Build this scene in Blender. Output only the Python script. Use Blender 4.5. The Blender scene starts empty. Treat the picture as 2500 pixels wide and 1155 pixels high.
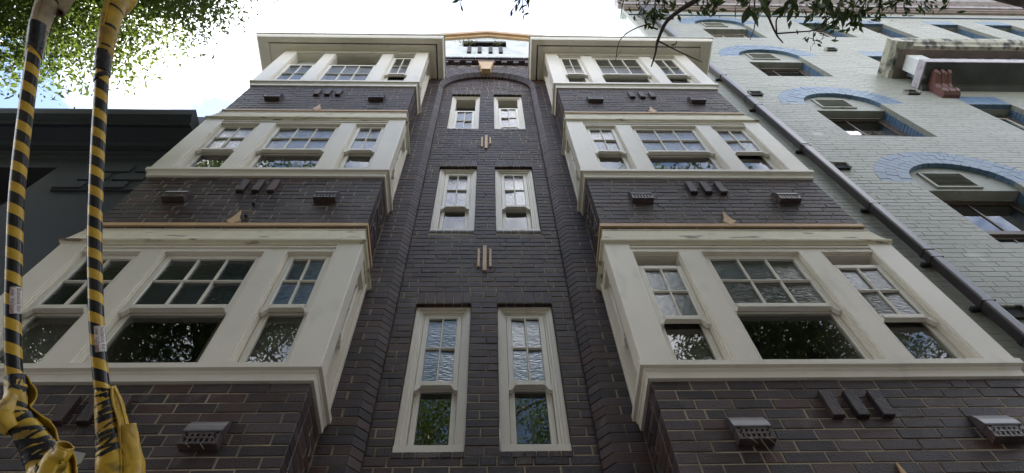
import bpy, bmesh, math, random
import numpy as np
from mathutils import Vector, Matrix, noise as mnoise
random.seed(7); rng = np.random.default_rng(7)
sc = bpy.context.scene
COL = sc.collection
R = math.radians

# ------------------------------------------------------------------ camera, sky, sun, exposure
CAM = np.array([0.0433, -3.2527, 1.6])
FPX = 1640.0
MW = np.array([[0.99943142, -0.00108856, 0.03369948],
               [-0.01688767, -0.88123577, 0.47237519],
               [-0.02918298, 0.47267571, 0.8807531]])      # columns: right, up, forward
cd = bpy.data.cameras.new('camera'); cam = bpy.data.objects.new('camera', cd); COL.objects.link(cam)
cd.sensor_width = 36; cd.lens = FPX / 2500 * 36; cd.clip_start = 0.05; cd.clip_end = 2000
rt, up, fw = MW[:, 0], MW[:, 1], MW[:, 2]
cam.matrix_world = Matrix(((rt[0], up[0], -fw[0], CAM[0]), (rt[1], up[1], -fw[1], CAM[1]), (rt[2], up[2], -fw[2], CAM[2]), (0, 0, 0, 1)))
sc.camera = cam
SUN_EL, SUN_AZ = 62.0, 8.0            # azimuth measured from +Y (into the street front) towards +X
w = bpy.data.worlds.new('World'); sc.world = w; w.use_nodes = True
nt = w.node_tree; nt.nodes.clear(); N = nt.nodes.new; L = nt.links.new
sky = N('ShaderNodeTexSky'); sky.sky_type = 'NISHITA'; sky.sun_disc = False
sky.sun_elevation = R(SUN_EL); sky.sun_rotation = R(SUN_AZ); sky.dust_density = 0.8; sky.air_density = 1.1; sky.ozone_density = 1.0
tc = N('ShaderNodeTexCoord'); mp = N('ShaderNodeMapping'); mp.inputs['Location'].default_value = (0.9, 0.51, 0.21); mp.inputs['Scale'].default_value = (-1.5, 1.5, 2.2)
nz = N('ShaderNodeTexNoise'); nz.inputs['Scale'].default_value = 1.6; nz.inputs['Detail'].default_value = 9; nz.inputs['Roughness'].default_value = 0.56
cr = N('ShaderNodeValToRGB'); cr.color_ramp.elements[0].position = 0.445; cr.color_ramp.elements[1].position = 0.585
mx = N('ShaderNodeMixRGB'); mx.inputs['Color2'].default_value = (11.0, 11.0, 11.2, 1)
bg = N('ShaderNodeBackground'); bg.inputs['Strength'].default_value = 0.12; wo = N('ShaderNodeOutputWorld')
L(tc.outputs['Generated'], mp.inputs['Vector']); L(mp.outputs[0], nz.inputs['Vector']); L(nz.outputs['Fac'], cr.inputs[0])
L(cr.outputs[0], mx.inputs['Fac']); L(sky.outputs[0], mx.inputs['Color1']); L(mx.outputs[0], bg.inputs[0]); L(bg.outputs[0], wo.inputs[0])
sd = bpy.data.lights.new('sun', 'SUN'); sd.energy = 3.6; sd.angle = R(0.53); sd.color = (1.0, 0.95, 0.87)
so = bpy.data.objects.new('sun', sd); COL.objects.link(so)
e, a = R(SUN_EL), R(SUN_AZ)
sdir = Vector((math.cos(e) * math.sin(a), math.cos(e) * math.cos(a), math.sin(e)))
so.rotation_euler = sdir.to_track_quat('Z', 'Y').to_euler(); so.location = (0, 20, 40)
sc.view_settings.view_transform = 'Standard'; sc.view_settings.look = 'None'; sc.view_settings.gamma = 1
sc.view_settings.exposure = 1.66; sc.view_settings.use_curve_mapping = False
sc.cycles.max_bounces = 8; sc.cycles.diffuse_bounces = 4; sc.cycles.transparent_max_bounces = 8

def ray(px, py):
    v = MW @ np.array([px - 1250, 577.5 - py, FPX]); return v / np.linalg.norm(v)
def at(px, py, d): return CAM + ray(px, py) * d
def proj(p):
    c = MW.T @ (np.asarray(p, float) - CAM)
    if c[2] <= 0: return (-1e6, -1e6)
    return (1250 + FPX * c[0] / c[2], 577.5 - FPX * c[1] / c[2])

# ------------------------------------------------------------------ materials
MATS = {}
def mat(name, col, rough=0.6, col2=None, nscale=3.0, detail=6, lo=0.35, hi=0.65, bump=0.0, bscale=40.0, spec=0.5,
        tint=None, dirt=None, dscale=2.0, dlo=0.55, dhi=0.75, metal=0.0, stretch=(1, 1, 1), ior=None, dstretch=(1, 1, 1), bstretch=(1, 1, 1)):
    m = bpy.data.materials.new(name); m.use_nodes = True; t = m.node_tree; P = t.nodes['Principled BSDF']
    n, l = t.nodes.new, t.links.new
    P.inputs['Roughness'].default_value = rough; P.inputs['Metallic'].default_value = metal; P.inputs['Specular IOR Level'].default_value = spec
    if ior: P.inputs['IOR'].default_value = ior
    g = n('ShaderNodeNewGeometry')
    def nse(scale, st=(1, 1, 1), det=detail):
        mpp = n('ShaderNodeMapping'); mpp.inputs['Scale'].default_value = st; l(g.outputs['Position'], mpp.inputs['Vector'])
        q = n('ShaderNodeTexNoise'); q.inputs['Scale'].default_value = scale; q.inputs['Detail'].default_value = det; l(mpp.outputs[0], q.inputs['Vector']); return q.outputs['Fac']
    c = n('ShaderNodeRGB'); c.outputs[0].default_value = (*col, 1); cur = c.outputs[0]
    if tint:     # list of colours picked per brick
        at_ = n('ShaderNodeAttribute'); at_.attribute_name = 'tint'
        oi = n('ShaderNodeObjectInfo'); ad = n('ShaderNodeMath'); ad.operation = 'ADD'; l(at_.outputs['Fac'], ad.inputs[0]); l(oi.outputs['Random'], ad.inputs[1])
        fr = n('ShaderNodeMath'); fr.operation = 'FRACT'; l(ad.outputs[0], fr.inputs[0])
        rp = n('ShaderNodeValToRGB'); rp.color_ramp.interpolation = 'CONSTANT'
        while len(rp.color_ramp.elements) < len(tint): rp.color_ramp.elements.new(0.5)
        for i, k in enumerate(tint):
            rp.color_ramp.elements[i].position = i / len(tint); rp.color_ramp.elements[i].color = (*k, 1)
        l(fr.outputs[0], rp.inputs[0]); cur = rp.outputs[0]
    if col2:
        rp = n('ShaderNodeMapRange'); rp.inputs['From Min'].default_value = lo; rp.inputs['From Max'].default_value = hi
        l(nse(nscale, stretch), rp.inputs['Value']); x = n('ShaderNodeMixRGB'); l(rp.outputs[0], x.inputs['Fac']); l(cur, x.inputs['Color1']); x.inputs['Color2'].default_value = (*col2, 1); cur = x.outputs[0]
    if dirt:
        rp = n('ShaderNodeMapRange'); rp.inputs['From Min'].default_value = dlo; rp.inputs['From Max'].default_value = dhi
        l(nse(dscale, dstretch, 10), rp.inputs['Value']); x = n('ShaderNodeMixRGB'); l(rp.outputs[0], x.inputs['Fac']); l(cur, x.inputs['Color1']); x.inputs['Color2'].default_value = (*dirt, 1); cur = x.outputs[0]
    l(cur, P.inputs['Base Color'])
    if bump:
        b = n('ShaderNodeBump'); b.inputs['Strength'].default_value = bump; b.inputs['Distance'].default_value = 0.01
        l(nse(bscale, bstretch, 4), b.inputs['Height']); l(b.outputs[0], P.inputs['Normal'])
    MATS[name] = m; return m

BR = mat('dark_brick', (0.04, 0.03, 0.03), 0.5, spec=0.35, tint=[(0.0390, 0.0220, 0.0201), (0.0439, 0.0283, 0.0312), (0.0268, 0.0167, 0.0161), (0.0634, 0.0283, 0.0231), (0.0317, 0.0220, 0.0272), (0.0439, 0.0230, 0.0201), (0.0683, 0.0450, 0.0472), (0.0220, 0.0157, 0.0171), (0.0415, 0.0230, 0.0211), (0.0305, 0.0210, 0.0231), (0.0610, 0.0335, 0.0272), (0.0366, 0.0210, 0.0201)],
         col2=(0.068, 0.046, 0.042), nscale=9, lo=0.45, hi=0.9, dirt=(0.15, 0.125, 0.11), dscale=4.5, dlo=0.62, dhi=0.84, bump=0.6, bscale=90)
MORTAR = mat('lime_mortar', (0.36, 0.30, 0.215), 0.9, col2=(0.10, 0.08, 0.068), nscale=3.5, lo=0.40, hi=0.66, bump=0.6, bscale=120)
WHITE = mat('white_joinery_paint', (0.76, 0.695, 0.60), 0.38, col2=(0.70, 0.64, 0.55), nscale=1.4, dirt=(0.56, 0.51, 0.43), dscale=3.0, dlo=0.58, dhi=0.85, dstretch=(2, 2, 0.8), bump=0.12, bscale=60)
SASH = mat('sash_paint', (0.77, 0.715, 0.625), 0.35, col2=(0.71, 0.66, 0.575), nscale=4)
CREAM = mat('weathered_cream_paint', (0.66, 0.60, 0.44), 0.6, col2=(0.58, 0.52, 0.39), nscale=6, dirt=(0.17, 0.11, 0.07), dscale=9, dlo=0.60, dhi=0.68, bump=0.4, bscale=35, dstretch=(0.4, 1, 1.6))
GOLD = mat('ochre_paint', (0.58, 0.38, 0.20), 0.5, col2=(0.50, 0.32, 0.17), nscale=6)
CAPM = mat('vent_cap_glaze', (0.085, 0.07, 0.075), 0.3, col2=(0.05, 0.042, 0.045), nscale=12)
TERRA = mat('glazed_vent_terracotta', (0.055, 0.038, 0.04), 0.32, col2=(0.10, 0.07, 0.06), nscale=14, bump=0.4, bscale=60)
DARK = mat('painted_vent_shade', (0.02, 0.02, 0.02), 0.9)  # near-black fill that paints the shade inside vent openings
ROOM = mat('room_plaster', (0.30, 0.28, 0.25), 0.8)
PARA = mat('parapet_render', (0.76, 0.77, 0.75), 0.7, col2=(0.58, 0.60, 0.58), nscale=3, dirt=(0.30, 0.30, 0.27), dscale=5, dlo=0.60, dhi=0.75, bump=0.5, bscale=30)
SAGE = mat('sage_painted_brick', (0.40, 0.43, 0.36), 0.5, tint=[(0.295, 0.30, 0.25), (0.31, 0.31, 0.262), (0.28, 0.285, 0.236), (0.30, 0.30, 0.252)], col2=(0.24, 0.24, 0.195), nscale=1.3, lo=0.45, hi=0.75, dirt=(0.60, 0.62, 0.58), dscale=1.7, dlo=0.66, dhi=0.80, bump=0.5, bscale=45)
SAGEP = mat('sage_paint', (0.33, 0.335, 0.285), 0.6, col2=(0.27, 0.27, 0.225), nscale=3, dirt=(0.16, 0.16, 0.12), dscale=7, dlo=0.60, dhi=0.72, bump=0.4, bscale=40)
SIDEW = mat('bleached_side_wall_paint', (0.62, 0.68, 0.68), 0.6, tint=[(0.62, 0.68, 0.68), (0.65, 0.70, 0.70), (0.60, 0.66, 0.66)], dirt=(0.35, 0.38, 0.38), dscale=6, dlo=0.6, dhi=0.72, bump=0.4, bscale=40)
BLUE = mat('blue_painted_brick', (0.085, 0.155, 0.25), 0.45, tint=[(0.082, 0.150, 0.240), (0.098, 0.170, 0.262), (0.070, 0.130, 0.215)], col2=(0.115, 0.185, 0.265), nscale=4, dirt=(0.36, 0.42, 0.48), dscale=5, dlo=0.70, dhi=0.8, bump=0.4, bscale=50)
PIPE = mat('downpipe_brown_paint', (0.062, 0.050, 0.056), 0.28, col2=(0.048, 0.040, 0.044), nscale=3, bump=0.15, bscale=25)
BROWN = mat('brown_window_timber', (0.13, 0.10, 0.08), 0.5, col2=(0.09, 0.07, 0.06), nscale=7)
STONE = mat('stained_moulding', (0.48, 0.46, 0.37), 0.65, col2=(0.36, 0.34, 0.26), nscale=4, dirt=(0.05, 0.05, 0.04), dscale=5, dlo=0.46, dhi=0.64, bump=0.6, bscale=25, dstretch=(1.6, 1, 0.8))
SOFFIT = mat('old_balcony_soffit', (0.085, 0.09, 0.085), 0.85, col2=(0.05, 0.055, 0.05), nscale=2.5, dirt=(0.25, 0.25, 0.22), dscale=3.5, dlo=0.66, dhi=0.72, bump=0.8, bscale=30)
BSOFF = mat('brown_rail_soffit', (0.23, 0.17, 0.14), 0.7, col2=(0.15, 0.12, 0.10), nscale=4)
LILAC = mat('lilac_slab_edge_paint', (0.47, 0.42, 0.44), 0.6, col2=(0.36, 0.32, 0.34), nscale=5, dirt=(0.15, 0.14, 0.14), dscale=6)
CORBEL = mat('red_brown_corbel_paint', (0.13, 0.048, 0.036), 0.5, col2=(0.13, 0.05, 0.04), nscale=6, bump=0.3)
BALU = mat('blue_grey_baluster_paint', (0.23, 0.30, 0.36), 0.5, col2=(0.18, 0.23, 0.28), nscale=5)
CHAR = mat('charcoal_render', (0.044, 0.051, 0.066), 0.7, col2=(0.040, 0.043, 0.050), nscale=2, bump=0.6, bscale=70)
CHARD = mat('black_trim', (0.018, 0.018, 0.022), 0.6)
BARK = mat('grey_bark', (0.16, 0.13, 0.10), 0.85, col2=(0.09, 0.07, 0.055), nscale=9, bump=0.9, bscale=35, stretch=(1, 1, 0.25))
TWIG = mat('dark_twig_bark', (0.05, 0.036, 0.032), 0.8, col2=(0.08, 0.06, 0.05), nscale=25, bump=0.5)
TAPE = mat('black_vinyl_tape', (0.012, 0.012, 0.014), 0.22, bump=0.25, bscale=50)
YEL = mat('yellow_rubber_blanket', (0.66, 0.42, 0.035), 0.36, col2=(0.42, 0.25, 0.03), nscale=11, dirt=(0.08, 0.055, 0.02), dscale=14, dlo=0.54, dhi=0.72, bump=0.35, bscale=30)
OLDY = mat('faded_rubber_blanket', (0.42, 0.33, 0.20), 0.5, col2=(0.26, 0.19, 0.11), nscale=9, dirt=(0.08, 0.06, 0.04), dscale=12, bump=0.4, bscale=30)
LAB = mat('white_sticker', (0.75, 0.74, 0.72), 0.4, col2=(0.6, 0.58, 0.56), nscale=30)
RED = mat('red_ink', (0.30, 0.06, 0.06), 0.5)
ASPH = mat('asphalt', (0.05, 0.05, 0.052), 0.9, col2=(0.07, 0.07, 0.07), nscale=4, bump=0.5, bscale=200)
PAVE = mat('concrete_paving', (0.26, 0.25, 0.23), 0.85, col2=(0.20, 0.19, 0.17), nscale=2, bump=0.3)
EARTH = mat('ground_earth', (0.13, 0.12, 0.09), 0.95, col2=(0.09, 0.10, 0.055), nscale=0.3)

def glass(name, bump, scale, ior=2.3, stretch=(1, 1, 1)):
    m = mat(name, (0.010, 0.012, 0.012), 0.015, bump=bump, bscale=scale, ior=ior, bstretch=stretch)
    return m
def clear_glass():
    m = bpy.data.materials.new('old_flat_glass'); m.use_nodes = True; t = m.node_tree; t.nodes.clear(); n, l = t.nodes.new, t.links.new
    out = n('ShaderNodeOutputMaterial'); g = n('ShaderNodeNewGeometry'); nz_ = n('ShaderNodeTexNoise'); nz_.inputs['Scale'].default_value = 5; l(g.outputs['Position'], nz_.inputs['Vector'])
    b = n('ShaderNodeBump'); b.inputs['Strength'].default_value = 0.06; b.inputs['Distance'].default_value = 0.01; l(nz_.outputs['Fac'], b.inputs['Height'])
    d = n('ShaderNodeVectorMath'); d.operation = 'DOT_PRODUCT'; l(g.outputs['Incoming'], d.inputs[0]); l(b.outputs[0], d.inputs[1])
    cur = d.outputs['Value']
    for op, v in (('ABSOLUTE', 0), ('SUBTRACT', 1), ('POWER', 4.0), ('MULTIPLY', 0.86), ('ADD', 0.13)):
        q = n('ShaderNodeMath'); q.operation = op; q.use_clamp = op != 'ABSOLUTE'
        if op == 'SUBTRACT': q.inputs[0].default_value = 1.0; l(cur, q.inputs[1])
        else:
            l(cur, q.inputs[0])
            if op != 'ABSOLUTE': q.inputs[1].default_value = v
        cur = q.outputs[0]
    tr = n('ShaderNodeBsdfTransparent'); tr.inputs['Color'].default_value = (0.62, 0.64, 0.62, 1); gl = n('ShaderNodeBsdfGlossy'); gl.inputs['Roughness'].default_value = 0.01; l(b.outputs[0], gl.inputs['Normal'])
    x = n('ShaderNodeMixShader'); l(cur, x.inputs['Fac']); l(tr.outputs[0], x.inputs[1]); l(gl.outputs[0], x.inputs[2]); l(x.outputs[0], out.inputs['Surface']); return m
GLASS = clear_glass()
RIPPLE = glass('rippled_glass', 0.36, 22, 2.4, (1, 1, 2.6))

def leafmat(name, c1, c2, tr):
    m = bpy.data.materials.new(name); m.use_nodes = True; t = m.node_tree; n, l = t.nodes.new, t.links.new
    t.nodes.clear(); out = n('ShaderNodeOutputMaterial'); P = n('ShaderNodeBsdfPrincipled'); T = n('ShaderNodeBsdfTranslucent'); X = n('ShaderNodeMixShader')
    at_ = n('ShaderNodeAttribute'); at_.attribute_name = 'tint'; oi = n('ShaderNodeObjectInfo'); ad = n('ShaderNodeMath'); ad.operation = 'ADD'; fr = n('ShaderNodeMath'); fr.operation = 'FRACT'
    l(at_.outputs['Fac'], ad.inputs[0]); l(oi.outputs['Random'], ad.inputs[1]); l(ad.outputs[0], fr.inputs[0])
    c = n('ShaderNodeMixRGB'); c.inputs['Color1'].default_value = (*c1, 1); c.inputs['Color2'].default_value = (*c2, 1); l(fr.outputs[0], c.inputs['Fac'])
    l(c.outputs[0], P.inputs['Base Color']); P.inputs['Roughness'].default_value = 0.35
    b = n('ShaderNodeMixRGB'); b.blend_type = 'MULTIPLY'; b.inputs['Fac'].default_value = 1; l(c.outputs[0], b.inputs['Color1']); b.inputs['Color2'].default_value = (*tr, 1); l(b.outputs[0], T.inputs['Color'])
    X.inputs['Fac'].default_value = 0.45; l(P.outputs[0], X.inputs[1]); l(T.outputs[0], X.inputs[2]); l(X.outputs[0], out.inputs['Surface']); return m
LEAF = leafmat('tree_leaf', (0.060, 0.088, 0.028), (0.12, 0.15, 0.050), (2.0, 2.15, 0.95))
LEAFD = leafmat('broad_leaf', (0.030, 0.045, 0.018), (0.065, 0.085, 0.032), (1.1, 1.3, 0.6))
WEED = leafmat('weed_leaf', (0.10, 0.13, 0.05), (0.22, 0.20, 0.11), (1.5, 1.5, 0.8))

# striped hose material (flat print on the hose, from its UV)
def hosemat():
    m = mat('striped_hose_print', (0.68, 0.42, 0.045), 0.25, col2=(0.56, 0.33, 0.035), nscale=20, bump=0.06, bscale=18); t = m.node_tree; n, l = t.nodes.new, t.links.new
    P = t.nodes['Principled BSDF']; old = P.inputs['Base Color'].links[0].from_socket
    uv = n('ShaderNodeUVMap'); uv.uv_map = 'UVMap'; sp = n('ShaderNodeSeparateXYZ'); l(uv.outputs[0], sp.inputs[0])
    a1 = n('ShaderNodeMath'); a1.operation = 'DIVIDE'; l(sp.outputs['Y'], a1.inputs[0]); a1.inputs[1].default_value = 0.083
    a2 = n('ShaderNodeMath'); a2.operation = 'ADD'; l(a1.outputs[0], a2.inputs[0]); l(sp.outputs['X'], a2.inputs[1])
    f = n('ShaderNodeMath'); f.operation = 'FRACT'; l(a2.outputs[0], f.inputs[0]); g = n('ShaderNodeMath'); g.operation = 'GREATER_THAN'; g.inputs[1].default_value = 0.47; l(f.outputs[0], g.inputs[0])
    x = n('ShaderNodeMixRGB'); l(g.outputs[0], x.inputs['Fac']); l(old, x.inputs['Color1']); x.inputs['Color2'].default_value = (0.014, 0.013, 0.014, 1); l(x.outputs[0], P.inputs['Base Color']); return m
HOSE = hosemat()

# ------------------------------------------------------------------ object helpers
def tag(o, label=None, cat=None, group=None, kind=None):
    if label: o['label'] = label
    if cat: o['category'] = cat
    if group: o['group'] = group
    if kind: o['kind'] = kind
    return o
WLOC = {}
def name_key(o): return o.name
def under(child, parent):       # parts that are empties sit at their own world place
    child.parent = parent; child.location = WLOC[child.name] - WL(parent)
def empty(name, loc, label, cat, group=None):
    o = bpy.data.objects.new(name, None); COL.objects.link(o); o.location = loc; o.empty_display_size = 0.2; WLOC[name_key(o)] = Vector(loc)
    return tag(o, label, cat, group)
def link(name, me, parent=None, kind=None):
    o = bpy.data.objects.new(name, me); COL.objects.link(o)
    if parent is not None:
        o.parent = parent
        ml = Matrix.Translation(-WL(parent)); o.matrix_parent_inverse = ml
    if kind: o['kind'] = kind
    return o
def WL(o):      # world place of a parent: empties have one, meshes carry world coordinates
    return WLOC.get(o.name, Vector((0, 0, 0)))
class MB:
    def __init__(s): s.v = []; s.f = []; s.m = []; s.mats = []
    def mi(s, m):
        if m not in s.mats: s.mats.append(m)
        return s.mats.index(m)
    def add(s, vs, fs, m):
        b = len(s.v); s.v += [tuple(map(float, q)) for q in vs]; k = s.mi(m)
        for f in fs: s.f.append(tuple(i + b for i in f)); s.m.append(k)
    def box(s, x0, x1, y0, y1, z0, z1, m, c=0.0):
        if x0 > x1: x0, x1 = x1, x0
        if y0 > y1: y0, y1 = y1, y0
        if c <= 0:
            s.add([(x0, y0, z0), (x1, y0, z0), (x1, y1, z0), (x0, y1, z0), (x0, y0, z1), (x1, y0, z1), (x1, y1, z1), (x0, y1, z1)],
                  [(3, 2, 1, 0), (4, 5, 6, 7), (0, 1, 5, 4), (2, 3, 7, 6), (1, 2, 6, 5), (3, 0, 4, 7)], m)
        else:
            c = min(c, (x1 - x0) / 3, (y1 - y0) / 3, (z1 - z0) / 3)
            X, Y, Z = (x0, x1), (y0, y1), (z0, z1); vs = []; idx = {}
            for i in (0, 1):
                for j in (0, 1):
                    for k in (0, 1):
                        dx, dy, dz = (c if i == 0 else -c), (c if j == 0 else -c), (c if k == 0 else -c)
                        idx[(i, j, k, 'x')] = len(vs); vs.append((X[i], Y[j] + dy, Z[k] + dz))
                        idx[(i, j, k, 'y')] = len(vs); vs.append((X[i] + dx, Y[j], Z[k] + dz))
                        idx[(i, j, k, 'z')] = len(vs); vs.append((X[i] + dx, Y[j] + dy, Z[k]))
            fs = []
            for i in (0, 1): fs.append([idx[(i, 0, 0, 'x')], idx[(i, 1, 0, 'x')], idx[(i, 1, 1, 'x')], idx[(i, 0, 1, 'x')]])
            for j in (0, 1): fs.append([idx[(0, j, 0, 'y')], idx[(1, j, 0, 'y')], idx[(1, j, 1, 'y')], idx[(0, j, 1, 'y')]])
            for k in (0, 1): fs.append([idx[(0, 0, k, 'z')], idx[(1, 0, k, 'z')], idx[(1, 1, k, 'z')], idx[(0, 1, k, 'z')]])
            for i in (0, 1):
                for j in (0, 1):
                    fs.append([idx[(i, j, 0, 'x')], idx[(i, j, 1, 'x')], idx[(i, j, 1, 'y')], idx[(i, j, 0, 'y')]])
                    fs.append([idx[(i, 0, j, 'x')], idx[(i, 1, j, 'x')], idx[(i, 1, j, 'z')], idx[(i, 0, j, 'z')]])
                    fs.append([idx[(0, i, j, 'y')], idx[(1, i, j, 'y')], idx[(1, i, j, 'z')], idx[(0, i, j, 'z')]])
                    for k in (0, 1): fs.append([idx[(i, j, k, 'x')], idx[(i, j, k, 'y')], idx[(i, j, k, 'z')]])
            s.add(vs, fs, m)
    def prism(s, poly, a0, a1, axis, m, caps=True):
        """poly of 2D points extruded along axis ('x': poly=(y,z); 'y': poly=(x,z); 'z': poly=(x,y))"""
        n = len(poly)
        def P(p, t): return {'x': (t, p[0], p[1]), 'y': (p[0], t, p[1]), 'z': (p[0], p[1], t)}[axis]
        vs = [P(p, a0) for p in poly] + [P(p, a1) for p in poly]
        fs = [(i, (i + 1) % n, n + (i + 1) % n, n + i) for i in range(n)]
        if caps: fs += [tuple(range(n)), tuple(range(n, 2 * n))]
        s.add(vs, fs, m)
    def sweep(s, rings, m, closed=True, caps=True):
        n = len(rings[0]); vs = [p for r in rings for p in r]; fs = []
        for k in range(len(rings) - 1):
            for i in range(n if closed else n - 1):
                j = (i + 1) % n; fs.append((k * n + i, k * n + j, (k + 1) * n + j, (k + 1) * n + i))
        if caps and closed: fs += [tuple(range(n)), tuple(range((len(rings) - 1) * n, len(rings) * n))]
        s.add(vs, fs, m)
    def build(s, name, parent=None, kind=None, smooth=False, xf=None):
        vs = s.v if xf is None else [xf(*p) for p in s.v]
        me = bpy.data.meshes.new(name); me.from_pydata(vs, [], s.f)
        for m in s.mats: me.materials.append(m)
        me.polygons.foreach_set('material_index', s.m)
        bm = bmesh.new(); bm.from_mesh(me); bmesh.ops.recalc_face_normals(bm, faces=bm.faces); bm.to_mesh(me); bm.free()
        if smooth: me.polygons.foreach_set('use_smooth', [True] * len(me.polygons))
        me.update(); return link(name, me, parent, kind)
def tube(path, rads, seg=10):
    rings = []; P = [Vector(p) for p in path]; nrm = None
    for i, p in enumerate(P):
        t = (P[min(i + 1, len(P) - 1)] - P[max(i - 1, 0)]).normalized()
        if nrm is None: nrm = t.orthogonal().normalized()
        nrm = (nrm - t * nrm.dot(t)).normalized(); bn = t.cross(nrm); r = rads[i] if hasattr(rads, '__len__') else rads
        rings.append([tuple(p + (nrm * math.cos(2 * math.pi * k / seg) + bn * math.sin(2 * math.pi * k / seg)) * r) for k in range(seg)])
    return rings
def catmull(pts, n):
    P = [np.array(p, float) for p in pts]; P = [2 * P[0] - P[1]] + P + [2 * P[-1] - P[-2]]; out = []
    for i in range(1, len(P) - 2):
        for k in range(n):
            t = k / n; a, b, c, d = P[i - 1:i + 3]
            out.append(0.5 * ((2 * b) + (-a + c) * t + (2 * a - 5 * b + 4 * c - d) * t * t + (-a + 3 * b - 3 * c + d) * t ** 3))
    out.append(P[-2]); return out

# ------------------------------------------------------------------ bricks
class Bricks:
    """collects bricks; the nearest ones become objects, the others one joined part"""
    def __init__(s): s.T = {}; s.L = []
    def tmpl(s, key):
        if key in s.T: return
        kind = key[0]
        if kind == 'b':        # plain brick with worn arris: (b, orient, len, h, depth, chamfer)
            _, o, ln, h, d, c = key
            a, b = ln / 2, h / 2
            pts = [(-a + c, 0, -b + c), (a - c, 0, -b + c), (a - c, 0, b - c), (-a + c, 0, b - c),
                   (-a, c, -b), (a, c, -b), (a, c, b), (-a, c, b), (-a, d, -b), (a, d, -b), (a, d, b), (-a, d, b)]
            fs = [(0, 1, 2, 3)] + [(4 + i, 4 + (i + 1) % 4, (i + 1) % 4, i) for i in range(4)] + [(8 + i, 8 + (i + 1) % 4, 4 + (i + 1) % 4, 4 + i) for i in range(4)]
            if o == 'F': vs = pts
            elif o == 'E': vs = [(-q, p, z) for p, q, z in pts]     # faces +x
            else: vs = [(q, p, z) for p, q, z in pts]               # faces -x
        elif kind == 'p':      # footprint polygon extruded by h
            _, poly, h = key; n = len(poly)
            vs = [(x, y, -h / 2) for x, y in poly] + [(x, y, h / 2) for x, y in poly]
            fs = [(i, (i + 1) % n, n + (i + 1) % n, n + i) for i in range(n)] + [tuple(range(n)), tuple(range(n, 2 * n))]
        elif kind == 'w':      # wedge in an arch ring around the origin, pointing up: profile (r,y), half angle
            _, prof, ha, gap = key; n = len(prof); vs = []
            for sg in (-1, 1):
                for r, y in prof: vs.append((sg * (r * math.tan(ha) - gap / 2), y, r))
            fs = [(i, (i + 1) % n, n + (i + 1) % n, n + i) for i in range(n)] + [tuple(range(n)), tuple(range(n, 2 * n))]
        s.T[key] = (np.array(vs, float), fs)
    def put(s, key, loc, rot=0.0, m=None):
        s.tmpl(key); s.L.append((key, loc, rot, m))
    def wall(s, o, u0, u1, z0, z1, plane, m, holes=(), course=0.086, ln=0.24, gap=0.0085, depth=0.10, z_ref=0.0, jit=0.0022, header=0.04, c=0.0045, phase=0.0):
        k0 = int(math.floor((z0 - z_ref) / course + 1e-6)); k = k0
        while z_ref + k * course < z1 - 0.02:
            a, b = max(z_ref + k * course, z0), min(z_ref + (k + 1) * course, z1); zc = (a + b) / 2
            if b - a < 0.03: k += 1; continue
            iv = [(u0, u1)]
            for hfun in holes:
                h = hfun(zc)
                if h is None: continue
                nv = []
                for p, q in iv:
                    if h[1] <= p or h[0] >= q: nv.append((p, q)); continue
                    if h[0] > p: nv.append((p, h[0]))
                    if h[1] < q: nv.append((h[1], q))
                iv = nv
            off = (phase + (k % 2) * 0.5 + 0.12 * math.sin(k * 2.7)) * ln
            for p, q in iv:
                x = math.floor((p - off) / ln) * ln + off; cuts = [p]
                while x < q:
                    if x > p + 0.055 and x < q - 0.055: cuts.append(x + random.uniform(-0.006, 0.006))
                    x += ln
                cuts.append(q)
                if header:
                    c2 = [cuts[0]]
                    for i in range(1, len(cuts)):
                        if cuts[i] - cuts[i - 1] > 0.2 and random.random() < header: c2.append((cuts[i] + cuts[i - 1]) / 2)
                        c2.append(cuts[i])
                    cuts = c2
                for i in range(len(cuts) - 1):
                    l0 = cuts[i] + (gap / 2 if i else 0); l1 = cuts[i + 1] - (gap / 2 if i < len(cuts) - 2 else 0)
                    L_ = round((l1 - l0) / 0.004) * 0.004
                    if L_ < 0.03: continue
                    h = round((b - a - gap) / 0.002) * 0.002
                    uc = (l0 + l1) / 2; pd = random.uniform(-jit, jit)
                    if o == 'F': loc = (uc, plane + pd, zc + random.uniform(-1, 1) * 0.0012)
                    elif o == 'E': loc = (plane + pd, uc, zc)
                    else: loc = (plane + pd, uc, zc)
                    s.put(('b', o, round(L_, 3), round(h, 3), depth, c), loc, random.uniform(-0.004, 0.004) if (o == 'F' and L_ < 0.245) else 0.0, m)
            k += 1
    def finish(s, parent, n=300):
        # nearest visible bricks become single objects
        sc_ = []
        for i, (key, loc, rot, m) in enumerate(s.L):
            c = np.array(loc) if key[0] != 'w' else np.array(loc) + np.array([math.sin(rot) * 0.9, 0, math.cos(rot) * 0.9])
            if key[0] != 'b' and key[0] != 'p': continue
            if key[0] == 'p': c = c + np.array([np.mean([q[0] for q in key[1]]), 0, 0])
            x, y = proj(c)
            if -20 < x < 2520 and -20 < y < 1175: sc_.append((np.linalg.norm(c - CAM), i))
        sc_.sort(); pick = set(i for _, i in sc_[:n]); cache = {}
        for i in sorted(pick):
            key, loc, rot, m = s.L[i]; ck = (key, m.name)
            if ck not in cache:
                vs, fs = s.T[key]; me = bpy.data.meshes.new('brick'); me.from_pydata(vs.tolist(), [], fs); me.materials.append(m); me.update(); cache[ck] = me
            o = bpy.data.objects.new('brick', cache[ck]); COL.objects.link(o); o.parent = parent
            o.location = Vector(loc) - WL(parent); o.rotation_euler = (0, rot, 0)
        groups = {}
        mats = []
        for i, (key, loc, rot, m) in enumerate(s.L):
            if i in pick: continue
            if m not in mats: mats.append(m)
            groups.setdefault((key, m.name), []).append((loc, rot, mats.index(m)))
        V = []; F = []; MI = []; TI = []; base = 0
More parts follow.
